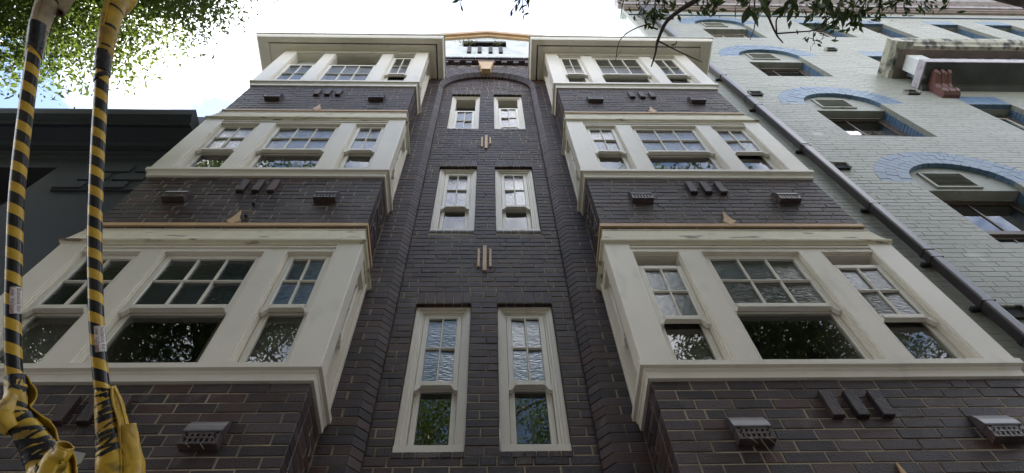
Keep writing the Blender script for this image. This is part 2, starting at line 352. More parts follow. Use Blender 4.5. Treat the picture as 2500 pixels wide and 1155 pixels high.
        for (key, mn), lst in groups.items():
            vs, fs = s.T[key]; loc = np.array([q[0] for q in lst]); rot = np.array([q[1] for q in lst])
            cs, sn = np.cos(rot)[:, None], np.sin(rot)[:, None]
            X = vs[None, :, 0] * cs + vs[None, :, 2] * sn; Z = -vs[None, :, 0] * sn + vs[None, :, 2] * cs; Y = np.repeat(vs[None, :, 1], len(lst), 0)
            W = np.stack([X, Y, Z], 2) + loc[:, None, :]; V.append(W.reshape(-1, 3)); nv = len(vs)
            for k in range(len(lst)):
                t = random.random()
                for f in fs: F.append([q + base + k * nv for q in f]); MI.append(lst[k][2]); TI.append(t)
            base += nv * len(lst)
        me = bpy.data.meshes.new('brickwork'); me.from_pydata(np.concatenate(V).tolist(), [], F)
        for m in mats: me.materials.append(m)
        me.polygons.foreach_set('material_index', MI); at_ = me.attributes.new('tint', 'FLOAT', 'FACE'); at_.data.foreach_set('value', TI); me.update()
        return link('brickwork', me, parent, 'stuff')
def rect_hole(x0, x1, z0, z1): return lambda z: (x0, x1) if z0 < z < z1 else None
def sheet(mb, x0, x1, z0, z1, y, holes, m):
    xs = sorted({x0, x1} | {v for h in holes for v in h[:2] if x0 < v < x1}); zs = sorted({z0, z1} | {v for h in holes for v in h[2:] if z0 < v < z1})
    for i in range(len(xs) - 1):
        for j in range(len(zs) - 1):
            cx, cz = (xs[i] + xs[i + 1]) / 2, (zs[j] + zs[j + 1]) / 2
            if any(h[0] < cx < h[1] and h[2] < cz < h[3] for h in holes): continue
            mb.add([(xs[i], y, zs[j]), (xs[i + 1], y, zs[j]), (xs[i + 1], y, zs[j + 1]), (xs[i], y, zs[j + 1])], [(0, 1, 2, 3)], m)

# ------------------------------------------------------------------ the setting underfoot
g = MB(); g.add([(-400, -400, -0.15), (400, -400, -0.15), (400, 400, -0.15), (-400, 400, -0.15)], [(0, 1, 2, 3)], EARTH); tag(g.build('ground'), kind='structure')
g = MB(); g.add([(-200, -14, -0.146), (200, -14, -0.146), (200, -5.4, -0.146), (-200, -5.4, -0.146)], [(0, 1, 2, 3)], ASPH); tag(g.build('road'), kind='structure')
g = MB(); g.box(-60, 60, -5.25, 0.6, -0.3, 0.0, PAVE); tag(g.build('pavement'), kind='structure')
g = MB(); g.box(-60, 60, -5.4, -5.25, -0.3, -0.004, PAVE, 0.01); tag(g.build('kerb'), kind='structure')

# ------------------------------------------------------------------ main building
XW = 3.78
apt = empty('apartment_building', (0, 0, 0), 'dark brick apartment block with white bay windows either side of an arched centre', 'building')
B = Bricks()
YF = -0.475; YB = -0.433; XI = 1.032; XO = 3.55
FL = [dict(s=5.055, head=6.53, c0=6.635, c1=6.97, g0=7.035, g1=7.09, k=1.0),
      dict(s=8.305, head=9.80, c0=9.925, c1=10.335, g0=10.385, g1=10.43, k=1.05),
      dict(s=11.77, head=13.54, c0=13.66, c1=None, g0=None, g1=None, k=1.3)]
POSTS = {1: [(XI, 1.245), (1.657, 1.832), (2.692, 2.867), (3.338, XO)], -1: [(XI, 1.245), (1.645, 1.815), (2.645, 2.820), (3.325, XO)]}
RW = 0.77; RF = 0.84; YR = 0.11; ZS = 13.36
cz = lambda v: 1.6 + (v - 1.6) * 1.0
CW = [(4.86, 6.61), (8.01, 9.82), (11.31, 13.125)]     # centre window openings (z)
CX = [(-0.607, -0.117), (0.113, 0.603)]

# bricks: central recess
holes = [rect_hole(x0, x1, z0 - (0.065 if True else 0), z1 + 0.19) for (z0, z1) in CW for (x0, x1) in CX]
def archhole_out(z):
    if z < ZS: return None
    r = 0.80; d = r * r - (z - ZS) ** 2
    return None
def arch_in_left(z):
    if z < ZS: return None
    d = 0.80 ** 2 - (z - ZS) ** 2
    return (-2, -math.sqrt(d)) if d > 0 else (-2, 2)
def arch_in_right(z):
    if z < ZS: return None
    d = 0.80 ** 2 - (z - ZS) ** 2
    return (math.sqrt(d), 2) if d > 0 else (-2, 2)
B.wall('F', -0.79, 0.79, 0.0, 14.15, YR, BR, holes + [arch_in_left, arch_in_right], header=0.10, gap=0.011)
for (z0, z1) in CW:                                     # soldier lintels and header sills
    for (x0, x1) in CX:
        n = 6
        for i in range(n):
            xc = x0 + (i + 0.5) * (x1 - x0) / n; wv = round((x1 - x0) / n - 0.010, 3)
            B.put(('b', 'F', wv, 0.180, 0.10, 0.003), (xc, YR + random.uniform(-0.002, 0.002), z1 + 0.095), 0, BR)
            B.put(('b', 'F', wv, 0.052, 0.12, 0.003), (xc, YR - 0.004, z0 - 0.034), 0, BR)
# piers beside the recess, with squint bricks at the corner
def pier_hole_arch(z):
    if z < ZS: return None
    d = 1.34 ** 2 - (z - ZS) ** 2
    return (-math.sqrt(d), math.sqrt(d)) if d > 0 else None
nk = int(ZS / 0.086)
for k in range(nk):
    zc = (k + 0.5) * 0.086
    for sg in (-1, 1):
        xa = 0.955 if k % 2 else 1.07
        poly = [(xa - 0.005, 0.0), (RF + 0.003, 0.0), (RW, 0.068), (RW - 0.001, 0.128), (xa - 0.005, 0.128)]
        poly = tuple((sg * x, y) for x, y in (poly if sg > 0 else poly[::-1]))
        B.put(('p', poly, 0.076), (0, random.uniform(-0.0015, 0.0015), zc), 0, BR)
for sg in (-1, 1):
    a_, b_ = (0.955, 1.07) if sg > 0 else (-1.07, -0.955)
    for k in range(1, nk, 2):
        B.put(('b', 'F', 0.104, 0.076, 0.10, 0.003), (sg * 1.0165, 0, (k + 0.5) * 0.086), 0, BR)
# wall above the arch and between the eaves
B.wall('F', -XW, XW, nk * 0.086, 14.72, 0.0, BR, [pier_hole_arch], header=0.1)
# walls behind and beside the bays
for sg in (-1, 1):
    a_, b_ = (1.075, XW) if sg > 0 else (-XW, -1.075)
    B.wall('F', a_, b_, 0.0, nk * 0.086, 0.0, BR, [rect_hole(*( (1.25, 3.3) if sg > 0 else (-3.3, -1.25)), 0, 13.3)], header=0.1)
# arch rings
for (r0, r1, nn, prof) in ((0.84, 1.068, 38, [(1.066, 0.0), (0.843, 0.0), (RW + 0.003, 0.068), (RW + 0.003, 0.128), (1.066, 0.128)]), (1.078, 1.30, 48, [(1.30, 0.0), (1.078, 0.0), (1.078, 0.08), (1.30, 0.08)])):
    ha = math.pi / nn / 2
    for i in range(nn):
        B.put(('w', tuple(prof), ha, 0.009), (0, random.uniform(-0.002, 0.002), ZS), -math.pi / 2 + (i + 0.5) * math.pi / nn, BR)
# bay brickwork
for sg in (-1, 1):
    for i, (z0, z1) in enumerate(((0.0, FL[0]['s'] - 0.145), (FL[0]['c1'] + 0.004, FL[1]['s'] - 0.150), (FL[1]['c1'] + 0.004, FL[2]['s'] - 0.185))):
        xa, xb = 1.074, XO - 0.04
        u0, u1 = (xa, xb) if sg > 0 else (-xb, -xa)
        zr = z1 - math.ceil((z1 - z0) / 0.086) * 0.086
        hs = []
        if i == 0: zb_, zt_ = 4.54, 4.80
        elif i == 1: zb_, zt_ = 7.80, 8.06
        else: zb_, zt_ = 11.18, 11.44
        B.wall('F', u0, u1, z0, z1, YB, BR, hs, z_ref=zr, header=0.05, phase=0.13 * i)
        # return faces
        B.wall('E' if sg < 0 else 'W', YB + 0.112, -0.012, z0, z1, sg * xa, BR, z_ref=zr, header=0.0, phase=0.3)
        B.wall('W' if sg < 0 else 'E', YB + 0.112, -0.012, z0, z1, sg * xb, BR, z_ref=zr, header=0.0, phase=0.3)
# dentil course above the arch
for i in range(-9, 10):
    B.put(('b', 'F', 0.108, 0.125, 0.20, 0.004), (i * 0.23 + 0.1, -0.055 if i % 2 else -0.05, 14.80), 0, BR)
B.wall('F', -XW, XW, 14.875, 14.96, -0.06, BR, header=0, z_ref=14.875, depth=0.15)
B.wall('F', -XW, XW, 14.97, 15.05, -0.085, BR, header=0, z_ref=14.97, depth=0.15)

# mortar backing (wall body)
mb = MB(); e6 = 0.0045
RH = [(x0, x1, z0 - 0.005, z1) for (z0, z1) in CW for (x0, x1) in CX]
sheet(mb, -RW - 0.02, RW + 0.02, 0, 14.2, YR + e6, RH, MORTAR)
for sg in (-1, 1):
    a_, b_ = sorted((sg * (RF + 0.01), sg * XW))
    bh = [(sg * 1.25, sg * 3.3, FL[i]['s'], FL[i]['head']) if sg > 0 else (-3.3, -1.25, FL[i]['s'], FL[i]['head']) for i in range(3)]
    sheet(mb, a_, b_, 0, ZS, e6, bh, MORTAR)
    mb.add([(sg * (RF + 0.01), e6, 0), (sg * (RF + 0.01), e6, ZS), (sg * (RW + 0.008), 0.075, ZS), (sg * (RW + 0.008), 0.075, 0), (sg * (RW + 0.008), 0.13, 0), (sg * (RW + 0.008), 0.13, ZS)], [(0, 1, 2, 3), (3, 2, 5, 4)], MORTAR)
    mb.add([(sg * XW, 0.008, 0), (sg * XW, 9, 0), (sg * XW, 9, 14.6), (sg * XW, 0.008, 14.6)], [(0, 1, 2, 3)], MORTAR)
NA = 48
pts = [(-math.pi / 2 + i * math.pi / NA) for i in range(NA + 1)]
for i in range(NA):
    q = []
    for t in (pts[i], pts[i + 1]):
        s_, c_ = math.sin(t), math.cos(t)
        tt = min(XW / max(abs(s_), 1e-6), (14.72 - ZS) / max(c_, 1e-6))
        q.append([(s_ * tt, e6, ZS + c_ * tt), (s_ * (RF + .01), e6, ZS + c_ * (RF + .01)), (s_ * (RW + .008), 0.075, ZS + c_ * (RW + .008)), (s_ * (RW + .008), 0.14, ZS + c_ * (RW + .008))])
    mb.add(q[0] + q[1], [(0, 1, 5, 4), (1, 2, 6, 5), (2, 3, 7, 6)], MORTAR)
mb.build('wall_body', apt)
# bay backing + floors
for sg in (-1, 1):
    for i, (z0, z1) in enumerate(((0.0, FL[0]['s'] - 0.145), (FL[0]['c0'], FL[1]['s'] - 0.150), (FL[1]['c0'], FL[2]['s'] - 0.185))):
        x0, x1 = sorted((sg * (1.074 + e6), sg * (XO - 0.04 - e6)))
        mb = MB(); mb.box(x0, x1, YB + e6, 0.02, z0, z1, MORTAR); mb.build('bay_wall_core', apt)

# generic plan-ring around a bay
def bay_ring(mb, sg, prof, m, yback=0.004, ko=1.0):
    """prof: closed polygon of (outward offset from the post faces, z)"""
    rings = []
    for which in range(4):
        r = []
        for o, z in prof:
            p = [(XI - o, yback), (XI - o, YF - o), (XO + o * (ko if o > 0 else 1), YF - o), (XO + o * (ko if o > 0 else 1), yback)][which]
            r.append((sg * p[0], p[1], z))
        rings.append(r)
    mb.sweep(rings, m)

PANE_N = [0]
def sash_window(u0, u1, z0, z1, xf, cols, parent, fr=0.022, drop=0.0, lift=0.0, seed=0, horns=True, depth0=0.0, meet=0.38, brail=0.075, sashless=False, flat_top=False):
    """a double hung window. local coords: u along wall, d into the wall, z up; xf maps them to the world"""
    H = z1 - z0
    W_ = MB()
    d = depth0
    # box frame: two stepped linings, head and sill
    for (a, dd0, dd1) in ((fr * 0.45, d + 0.0, d + 0.018), (fr * 0.75, d + 0.018, d + 0.034), (fr, d + 0.034, d + 0.19)):
        W_.box(u0, u0 + a, dd0, dd1, z0, z1, WHITE); W_.box(u1 - a, u1, dd0, dd1, z0, z1, WHITE)
        W_.box(u0 + a, u1 - a, dd0, dd1, z1 - a, z1, WHITE)
    W_.box(u0 + fr, u1 - fr, d + 0.02, d + 0.19, z0, z0 + 0.012, WHITE)
    win = W_.build('window', parent, xf=xf)
    zi0, zi1 = z0 + 0.012, z1 - fr; a0, a1 = u0 + fr + 0.002, u1 - fr - 0.002
    zm = zi0 + (zi1 - zi0) * meet          # meeting level
    st = 0.045
    # upper sash
    up_ = MB(); ub = zm - 0.0 - drop; ut = zi1 - drop - 0.002
    du0, du1 = d + 0.036, d + 0.072
    up_.box(a0, a0 + st, du0, du1, ub, ut, SASH, 0.004); up_.box(a1 - st, a1, du0, du1, ub, ut, SASH, 0.004)
    up_.box(a0 + st, a1 - st, du0, du1, ut - 0.045, ut, SASH); up_.box(a0 + st, a1 - st, du0, du1, ub, ub + 0.055, SASH)
    # meeting rail projecting ledge
    up_.box(a0 + st + 0.012, a1 - st - 0.012, du0 - 0.010, du0 - 0.0005, ub - 0.004, ub + 0.040, SASH, 0.003)
    for s_, e_ in ((a0, 1), (a1, -1)):      # horns with an ogee end
        pr = [(s_, ub + 0.002), (s_ + e_ * st, ub + 0.002), (s_ + e_ * st * 1.0, ub - 0.012), (s_ + e_ * st * 0.92, ub - 0.028), (s_ + e_ * st * 0.70, ub - 0.038), (s_ + e_ * st * 0.62, ub - 0.052), (s_ + e_ * 0.3 * st, ub - 0.062), (s_, ub - 0.064)]
        up_.prism(pr, du0 - 0.008, du1 - 0.004, 'y', SASH)
    g0, g1 = a0 + st, a1 - st; h0, h1 = ub + 0.055, ut - 0.045; hm = (h0 + h1) / 2
    bw = 0.009
    for c in range(1, cols):
        x = g0 + (g1 - g0) * c / cols
        up_.prism([(x - bw, du0 + 0.016), (x - bw * 0.5, du0 + 0.003), (x + bw * 0.5, du0 + 0.003), (x + bw, du0 + 0.016), (x + bw, du1 - 0.006), (x - bw, du1 - 0.006)], h0 - 0.001, h1 + 0.001, 'z', SASH)
    if h1 - h0 > 0.2: up_.prism([(du0 + 0.016, hm - bw), (du0 + 0.001, hm - bw * 0.5), (du0 + 0.001, hm + bw * 0.5), (du0 + 0.016, hm + bw), (du1 - 0.006, hm + bw), (du1 - 0.006, hm - bw)], g0 - 0.001, g1 + 0.001, 'x', SASH)
    up_.build('upper_sash', win, xf=xf)
    rs = random.Random(seed)
    for c in range(cols):
        for r_ in range(2):
            xa, xb = g0 + (g1 - g0) * c / cols, g0 + (g1 - g0) * (c + 1) / cols; za, zb = (h0, hm) if r_ == 0 else (hm, h1)
            q = MB(); t = [rs.uniform(-0.005, 0.005) for _ in range(3)]; dd = du0 + 0.020
            q.add([(xa, dd + t[0], za), (xb, dd + t[1], za), (xb, dd + t[1] + t[2], zb), (xa, dd + t[0] + t[2], zb)], [(0, 1, 2, 3)], RIPPLE)
            q.build('pane', win, xf=xf)
    # lower sash
    lo_ = MB(); lb = zi0 + lift + 0.002; lt = zm + 0.040 + lift; dl0, dl1 = d + 0.080, d + 0.116
    lo_.box(a0, a0 + st, dl0, dl1, lb, lt, SASH, 0.004); lo_.box(a1 - st, a1, dl0, dl1, lb, lt, SASH, 0.004)
    lo_.box(a0 + st, a1 - st, dl0, dl1, lt - 0.045, lt, SASH); lo_.box(a0 + st, a1 - st, dl0, dl1, lb, lb + brail, SASH)
    lo_.build('lower_sash', win, xf=xf)
    q = MB(); t = [rs.uniform(-0.003, 0.003) for _ in range(3)]; dd = dl0 + 0.018
    q.add([(g0, dd + t[0], lb + brail), (g1, dd + t[1], lb + brail), (g1, dd + t[1] + t[2], lt - 0.045), (g0, dd + t[0] + t[2], lt - 0.045)], [(0, 1, 2, 3)], GLASS)
    q.build('pane', win, xf=xf)
    # dark room behind
    rm = MB(); ya, yb = d + 0.192, d + 0.9
    rm.add([(u0, ya, z0), (u1, ya, z0), (u1, ya, z1), (u0, ya, z1), (u0, yb, z0), (u1, yb, z0), (u1, yb, z1), (u0, yb, z1)], [(4, 5, 6, 7), (0, 1, 5, 4), (3, 2, 6, 7), (0, 3, 7, 4), (1, 2, 6, 5)], ROOM)
    rm.build('room_lining', win, xf=xf)
    return win

ST = {(-1, 0): [(0, 0), (0, 0), (0, 0)], (1, 0): [(0.16, 0), (0, 0), (0.15, 0)],
      (-1, 1): [(0, 0), (0, 0), (0, 0)], (1, 1): [(0, 0), (0, 0), (0, 0.10)],
      (-1, 2): [(0.10, 0), (0.62, 0), (0.62, 0)], (1, 2): [(0, 0), (0, 0), (0, 0.04)]}   # (drop, lift) from the inner window outwards
MEET = [0.465, 0.432, 0.375]
for sg in (-1, 1):
    for fi, F in enumerate(FL):
        s, hd = F['s'], F['head']; k = F['k']
        bay = empty('bay_window', (sg * 2.29, YF, s), None, None); under(bay, apt)
        posts = POSTS[sg]; top = F['c0'] + (0.004 if F['c1'] else 0.04)
        for j, (a_, b_) in enumerate(posts):
            p = MB(); x0, x1 = sorted((sg * a_, sg * b_))
            if j == 0: p.box(x0, x1, YF, -0.325, s, top, WHITE, 0.004)
            elif j == 3: p.box(x0, x1, YF, -0.325, s, top, WHITE, 0.004)
            else: p.box(x0, x1, YF + 0.003, -0.27, s, hd, WHITE, 0.003)
            p.build('post', bay)
        # head / frieze board
        f_ = MB(); x0, x1 = sorted((sg * posts[0][1], sg * posts[3][0]))
        f_.box(x0, x1, YF + 0.012, -0.27, hd, top, WHITE)
        f_.box(x0, x1, YF + 0.000, YF + 0.012, hd + 0.055, hd + 0.075, WHITE, 0.003)
        for q in (1, -1):     # side friezes
            xx = sg * (XI + 0.012) if q > 0 else sg * (XO - 0.012); f_.box(xx, xx + q * sg * 0.04, -0.325, 0.004, hd, top, WHITE)
        f_.build('frieze', bay)
        # sill
        sl = MB()
        bay_ring(sl, sg, [(-0.10, s), (0.014, s - 0.004), (0.014, s - 0.052 * k), (-0.010, s - 0.056 * k), (-0.014, s - 0.075 * k), (-0.020, s - 0.080 * k), (-0.023, s - 0.140 * k), (-0.10, s - 0.140 * k)], WHITE)
        sl.build('sill', bay)
        if F['c1']:
            c0, c1 = F['c0'], F['c1']; h = c1 - c0
            co = MB()
            bay_ring(co, sg, [(-0.10, c0), (-0.004, c0), (0.004, c0 + 0.02), (0.024, c0 + 0.035), (0.026, c0 + 0.058), (0.014, c0 + 0.068), (-0.004, c0 + 0.40 * h), (-0.020, c0 + 0.72 * h), (-0.032, c0 + 0.94 * h), (-0.026, c0 + 0.95 * h), (-0.028, c1), (-0.10, c1)], CREAM)
            co.build('cornice', bay)
            gs = MB(); bay_ring(gs, sg, [(-0.06, F['g0']), (-0.026, F['g0']), (-0.026, F['g1']), (-0.06, F['g1'])], GOLD); gs.build('ochre_string_band', bay)
            # spade ornament on the band
            o_ = MB(); cx = 2.285; zb = F['g1'] - 0.03
            half = [(0.045, 0.0), (0.022, 0.018), (0.018, 0.034), (0.040, 0.048), (0.060, 0.062), (0.058, 0.088), (0.040, 0.118), (0.024, 0.165), (0.010, 0.235), (0.0, 0.285)]
            pl = [(cx + x, zb + z) for x, z in half] + [(cx - x, zb + z) for x, z in half[-2::-1]]
            o_.prism([(sg * x, z) for x, z in pl], YB - 0.018, YB + 0.003, 'y', GOLD); o_.build('spade_ornament', bay)
        else:
            ev = MB(); zt = 13.70
            bay_ring(ev, sg, [(-0.30, zt), (0.125, zt), (0.125, zt + 0.05), (-0.30, zt + 0.05)], WHITE, 0.004, 2.6); ev.build('soffit_board', bay)
            ev = MB(); bay_ring(ev, sg, [(0.150, zt - 0.014), (0.245, zt - 0.014), (0.262, zt + 0.02), (0.265, zt + 0.13), (0.150, zt + 0.13)], WHITE, 0.0, 1.0 + 0.21 / 0.132 if False else 1.85); ev.build('eave_board', bay)
            ev = MB(); bay_ring(ev, sg, [(-0.40, zt + 0.132), (0.285, zt + 0.132), (0.285, zt + 0.150), (-0.40, zt + 0.19)], PARA, 0.0, 1.8)
            ev.box(sg * (XI + 0.1), sg * (XO - 0.1), YF, 0, zt + 0.08, zt + 0.19, PARA); ev.build('eave_roof', bay)
            fz = MB(); bay_ring(fz, sg, [(-0.08, hd + 0.02), (-0.012, hd + 0.02), (-0.012, zt), (-0.08, zt)], WHITE); fz.build('frieze', bay)
            mo = MB(); bay_ring(mo, sg, [(-0.012, zt - 0.05), (0.004, zt - 0.04), (0.012, zt), (-0.012, zt)], WHITE); mo.build('scotia', bay)
        if fi == 0:
            gs = MB(); bay_ring(gs, sg, [(-0.06, 3.87), (-0.026, 3.87), (-0.026, 3.925), (-0.06, 3.925)], GOLD); gs.build('ochre_string_band', bay)
            o_ = MB(); cx = 2.285; zb = 3.90; pl = [(cx + x, zb + z) for x, z in [(0.045, 0.0), (0.022, 0.018), (0.018, 0.034), (0.040, 0.048), (0.060, 0.062), (0.058, 0.088), (0.040, 0.118), (0.024, 0.165), (0.010, 0.235), (0.0, 0.31), (-0.010, 0.235), (-0.024, 0.165), (-0.040, 0.118), (-0.058, 0.088), (-0.060, 0.062), (-0.040, 0.048), (-0.018, 0.034), (-0.022, 0.018), (-0.045, 0.0)]]
            o_.prism([(sg * x, z) for x, z in pl], YB - 0.018, YB + 0.003, 'y', GOLD); o_.build('spade_ornament', bay)
        # three front windows
        fx = lambda u, d, z, sg=sg: (sg * u, YF + 0.004 + d, z)
        for j in range(3):
            dr, lf = ST[(sg, fi)][j]
            sash_window(posts[j][1], posts[j + 1][0], s, hd, fx, 3 if j == 1 else 2, apt, seed=fi * 10 + j + (50 if sg > 0 else 0), drop=dr, lift=lf, meet=MEET[fi])
        # side windows facing across the recess and away
        for q, xx in ((1, XI), (-1, XO)):
            sx = lambda u, d, z, sg=sg, q=q, xx=xx: (sg * (xx + q * (0.012 + d)), u, z)
            sash_window(-0.325, -0.085, s, hd, sx, 1, apt, seed=fi * 7 + q, meet=MEET[fi])
            ar = MB()
            for t in range(4): ar.box(sg * (xx + q * 0.004 * t), sg * (xx + q * 0.05), -0.085 + 0.021 * t, -0.085 + 0.021 * (t + 1), s, hd + 0.1, WHITE, 0.003)
            ar.build('architrave', bay)
# centre windows
cst = [[(0, 0), (0, 0)], [(0, 0), (0, 0)], [(0.62, 0.0), (0.46, 0.0)]]
for fi, (z0, z1) in enumerate(CW):
    for j, (x0, x1) in enumerate(CX):
        fx = lambda u, d, z: (u, YR + 0.045 + d, z)
        dr, lf = cst[fi][j]
        wv = sash_window(x0 + 0.004, x1 - 0.004, z0 + 0.082, z1, fx, 2, apt, fr=0.074, drop=dr, lift=lf, seed=90 + fi * 2 + j, meet=(0.41, 0.395, 0.40)[fi])
        sl = MB(); sl.box(x0 - 0.008 + 0.01, x1 - 0.002, YR + 0.020, YR + 0.2, z0, z0 + 0.080, WHITE, 0.006); sl.build('sill', wv)
# air vents
def vent(x, z, yf, parent=apt):
    v = MB(); wd, h, pr = 0.106, 0.048, 0.060
    m = TERRA
    # side cheeks, base, cap
    for sx in (-1, 1):
        v.prism([(yf, z - h - 0.0), (yf - pr, z - h), (yf - pr, z + h), (yf - pr * 0.72, z + h + 0.060), (yf, z + h + 0.115)], x + sx * wd, x + sx * (wd - 0.014), 'x', m)
    v.prism([(yf, z + h + 0.13), (yf - pr * 0.45, z + h + 0.105), (yf - pr * 0.82, z + h + 0.055), (yf - pr - 0.004, z + h + 0.004), (yf - pr - 0.004, z + h - 0.008), (yf, z + h - 0.008)], x - wd - 0.003, x + wd + 0.003, 'x', CAPM)
    v.box(x - wd + 0.014, x + wd - 0.014, yf - pr, yf, z - h, z - h + 0.014, m)
    v.box(x - wd + 0.014, x + wd - 0.014, yf - pr, yf - pr + 0.02, z - 0.009, z + 0.006, m); v.box(x - wd + 0.014, x + wd - 0.014, yf - pr, yf - pr + 0.02, z + h - 0.024, z + h - 0.008, m)
    for sx in (-1, 1): v.box(x + sx * (wd - 0.014), x + sx * (wd - 0.026), yf - pr, yf - pr + 0.02, z - h + 0.014, z + h - 0.008, m)
    for i in range(1, 6):
        xx = x - wd + 0.014 + (2 * wd - 0.028) * i / 6; v.box(xx - 0.0085, xx + 0.0085, yf - pr + 0.001, yf - pr + 0.02, z - h + 0.014, z + h - 0.008, m)
    v.box(x - wd + 0.014, x + wd - 0.014, yf - pr + 0.024, yf - 0.001, z - h + 0.014, z + h - 0.008, DARK)
    return v.build('air_vent', parent)
for sg in (-1, 1):
    for fi, zc in enumerate((4.395, 7.60, 10.93)):
        for xc in (1.555, 3.03 if sg > 0 else 3.0): vent(sg * xc, zc, YB - 0.001)
    for fi, (zb, zt) in enumerate(((4.555, 4.775), (7.765, 8.02), (11.10, 11.36))):
        for j in range(3):
            b_ = MB(); xc = sg * (2.125 + 0.153 * j) if sg > 0 else sg * (2.135 + 0.153 * j)
            b_.box(xc - 0.036, xc + 0.036, YB - 0.038, YB + 0.01, zb, zt, BR, 0.004); b_.build('corbel_brick', apt)
STRAW = mat('dry_straw', (0.5, 0.42, 0.25), 0.7)
for (x, z, l_) in ((1.56, 4.33, 0.17), (1.50, 4.34, 0.05), (1.60, 4.34, 0.06), (-1.52, 4.34, 0.05), (-1.60, 4.34, 0.04), (1.54, 7.53, 0.05), (-3.0, 10.86, 0.05)):
    q = MB(); q.sweep(tube(catmull([(x, YB - 0.075, z), (x + 0.006, YB - 0.088, z - l_ * 0.5), (x + 0.03, YB - 0.08, z - l_)], 5), 0.0008, 4), STRAW); q.build('nest_straw', apt)
# centre ochre bars
for (z0, z1, za, zb, zc) in ((7.146, 7.640, 7.22, 7.572, 7.22), (10.451, 10.975, 10.503, 10.888, 10.62)):
    for (x0, x1, a_, b_) in ((-0.023, 0.017, z0, z1), (-0.076, -0.050, za, zb), (0.042, 0.066, zc, zb)):
        q = MB(); q.box(x0, x1, YR - 0.022, YR + 0.004, a_, b_, GOLD, 0.003); q.build('ochre_bar', apt)
# keystone
q = MB(); zk0, zk1 = 14.17, 14.80
q.prism([(-0.105, zk0), (0.055, zk0), (0.125, zk1), (-0.175, zk1)], -0.075, 0.115, 'y', GOLD); q.build('keystone', apt)
q = MB(); q.box(-0.165, 0.115, -0.082, -0.074, zk1 - 0.065, zk1 - 0.035, BROWN); q.build('keystone_slot', apt)
# parapet gable
pg = MB(); yp = -0.065
SH = (-0.52, 0.40, 16.02, 16.50)
zz0 = 15.06
def gtop(x): return 16.94 - 0.36 * abs(x)
xs = [-XW, -2.6, -1.2, SH[0], 0.0, SH[1], 1.2, 2.6, XW]
for i in range(len(xs) - 1):
    a_, b_ = xs[i], xs[i + 1]; ta, tb = max(gtop(a_), 16.1), max(gtop(b_), 16.1)
    if SH[0] <= (a_ + b_) / 2 <= SH[1]:
        pg.add([(a_, yp, zz0), (b_, yp, zz0), (b_, yp, 15.40), (a_, yp, 15.40)], [(0, 1, 2, 3)], PARA)
        pg.add([(a_, yp, SH[3]), (b_, yp, SH[3]), (b_, yp, tb), (a_, yp, ta)], [(0, 1, 2, 3)], PARA)
    else: pg.add([(a_, yp, zz0), (b_, yp, zz0), (b_, yp, tb), (a_, yp, ta)], [(0, 1, 2, 3)], PARA)
# openwork slots: one wide slot with four battlement slots hanging below
ms = [(-0.415, -0.335), (-0.20, -0.12), (0.025, 0.105), (0.235, 0.315)]
edges = [SH[0]] + [v for m_ in ms for v in m_] + [SH[1]]
for i in range(0, len(edges), 2):
    pg.add([(edges[i], yp, 15.40), (edges[i + 1], yp, 15.40), (edges[i + 1], yp, SH[2]), (edges[i], yp, SH[2])], [(0, 1, 2, 3)], PARA)
pg.box(-XW, XW, 0.16, 0.17, 15.0, 17.0, PARA); pg.build('parapet', apt)
rc = MB(); rc.add([(SH[0], yp, SH[3]), (SH[1], yp, SH[3]), (SH[1], 0.06, SH[3]), (SH[0], 0.06, SH[3])], [(0, 1, 2, 3)], PARA)
rc.add([(SH[0], 0.06, 15.35), (SH[1], 0.06, 15.35), (SH[1], 0.06, SH[3] + 0.1), (SH[0], 0.06, SH[3] + 0.1)], [(0, 1, 2, 3)], BR); rc.build('parapet_recess', apt)
for m_ in ms:
    q = MB(); q.box(m_[0], m_[1], yp - 0.03, 0.05, 15.45, SH[2] - 0.06, BR, 0.004); q.build('battlement_brick', apt)
q = MB(); q.box(SH[0], SH[1], yp - 0.02, 0.05, SH[3] - 0.14, SH[3] - 0.01, BR, 0.004); q.build('battlement_brick', apt)
cp = MB()
for sg in (-1, 1):
    for (o, h0, h1) in ((0.05, 0.0, 0.13), (0.10, 0.13, 0.33)):
        vs = []
        for x in (0.0, 2.3):
            z = 16.94 - 0.36 * x
            vs += [(sg * x, yp - o, z + h0), (sg * x, 0.20 + o, z + h0), (sg * x, 0.20 + o, z + h1), (sg * x, yp - o, z + h1)]
        cp.add(vs, [(0, 1, 5, 4), (1, 2, 6, 5), (2, 3, 7, 6), (3, 0, 4, 7), (4, 5, 6, 7)], GOLD)
cp.build('gable_coping', apt)
# flat roof
q = MB(); q.box(-XW, XW, 0.17, 9, 14.4, 14.6, CHAR); q.build('roof', apt)
# cable cleats on the left middle spandrel
for (x, z) in ((-2.215, 7.49), (-2.205, 7.23)):
    q = MB(); q.box(x - 0.014, x + 0.014, YB - 0.03, YB + 0.002, z - 0.012, z + 0.012, CHARD, 0.003); q.box(x - 0.006, x + 0.006, YB - 0.045, YB - 0.03, z - 0.03, z + 0.03, CHARD, 0.002); q.build('cable_cleat', apt)
# bare patch of render on the lowest left spandrel
q = MB(); q.prism([(-2.30, 4.30), (-2.24, 4.36), (-2.16, 4.34), (-2.15, 4.27), (-2.22, 4.20)], YB - 0.004, YB + 0.002, 'y', ROOM); q.build('mortar_patch', apt)
B.finish(apt, 300)

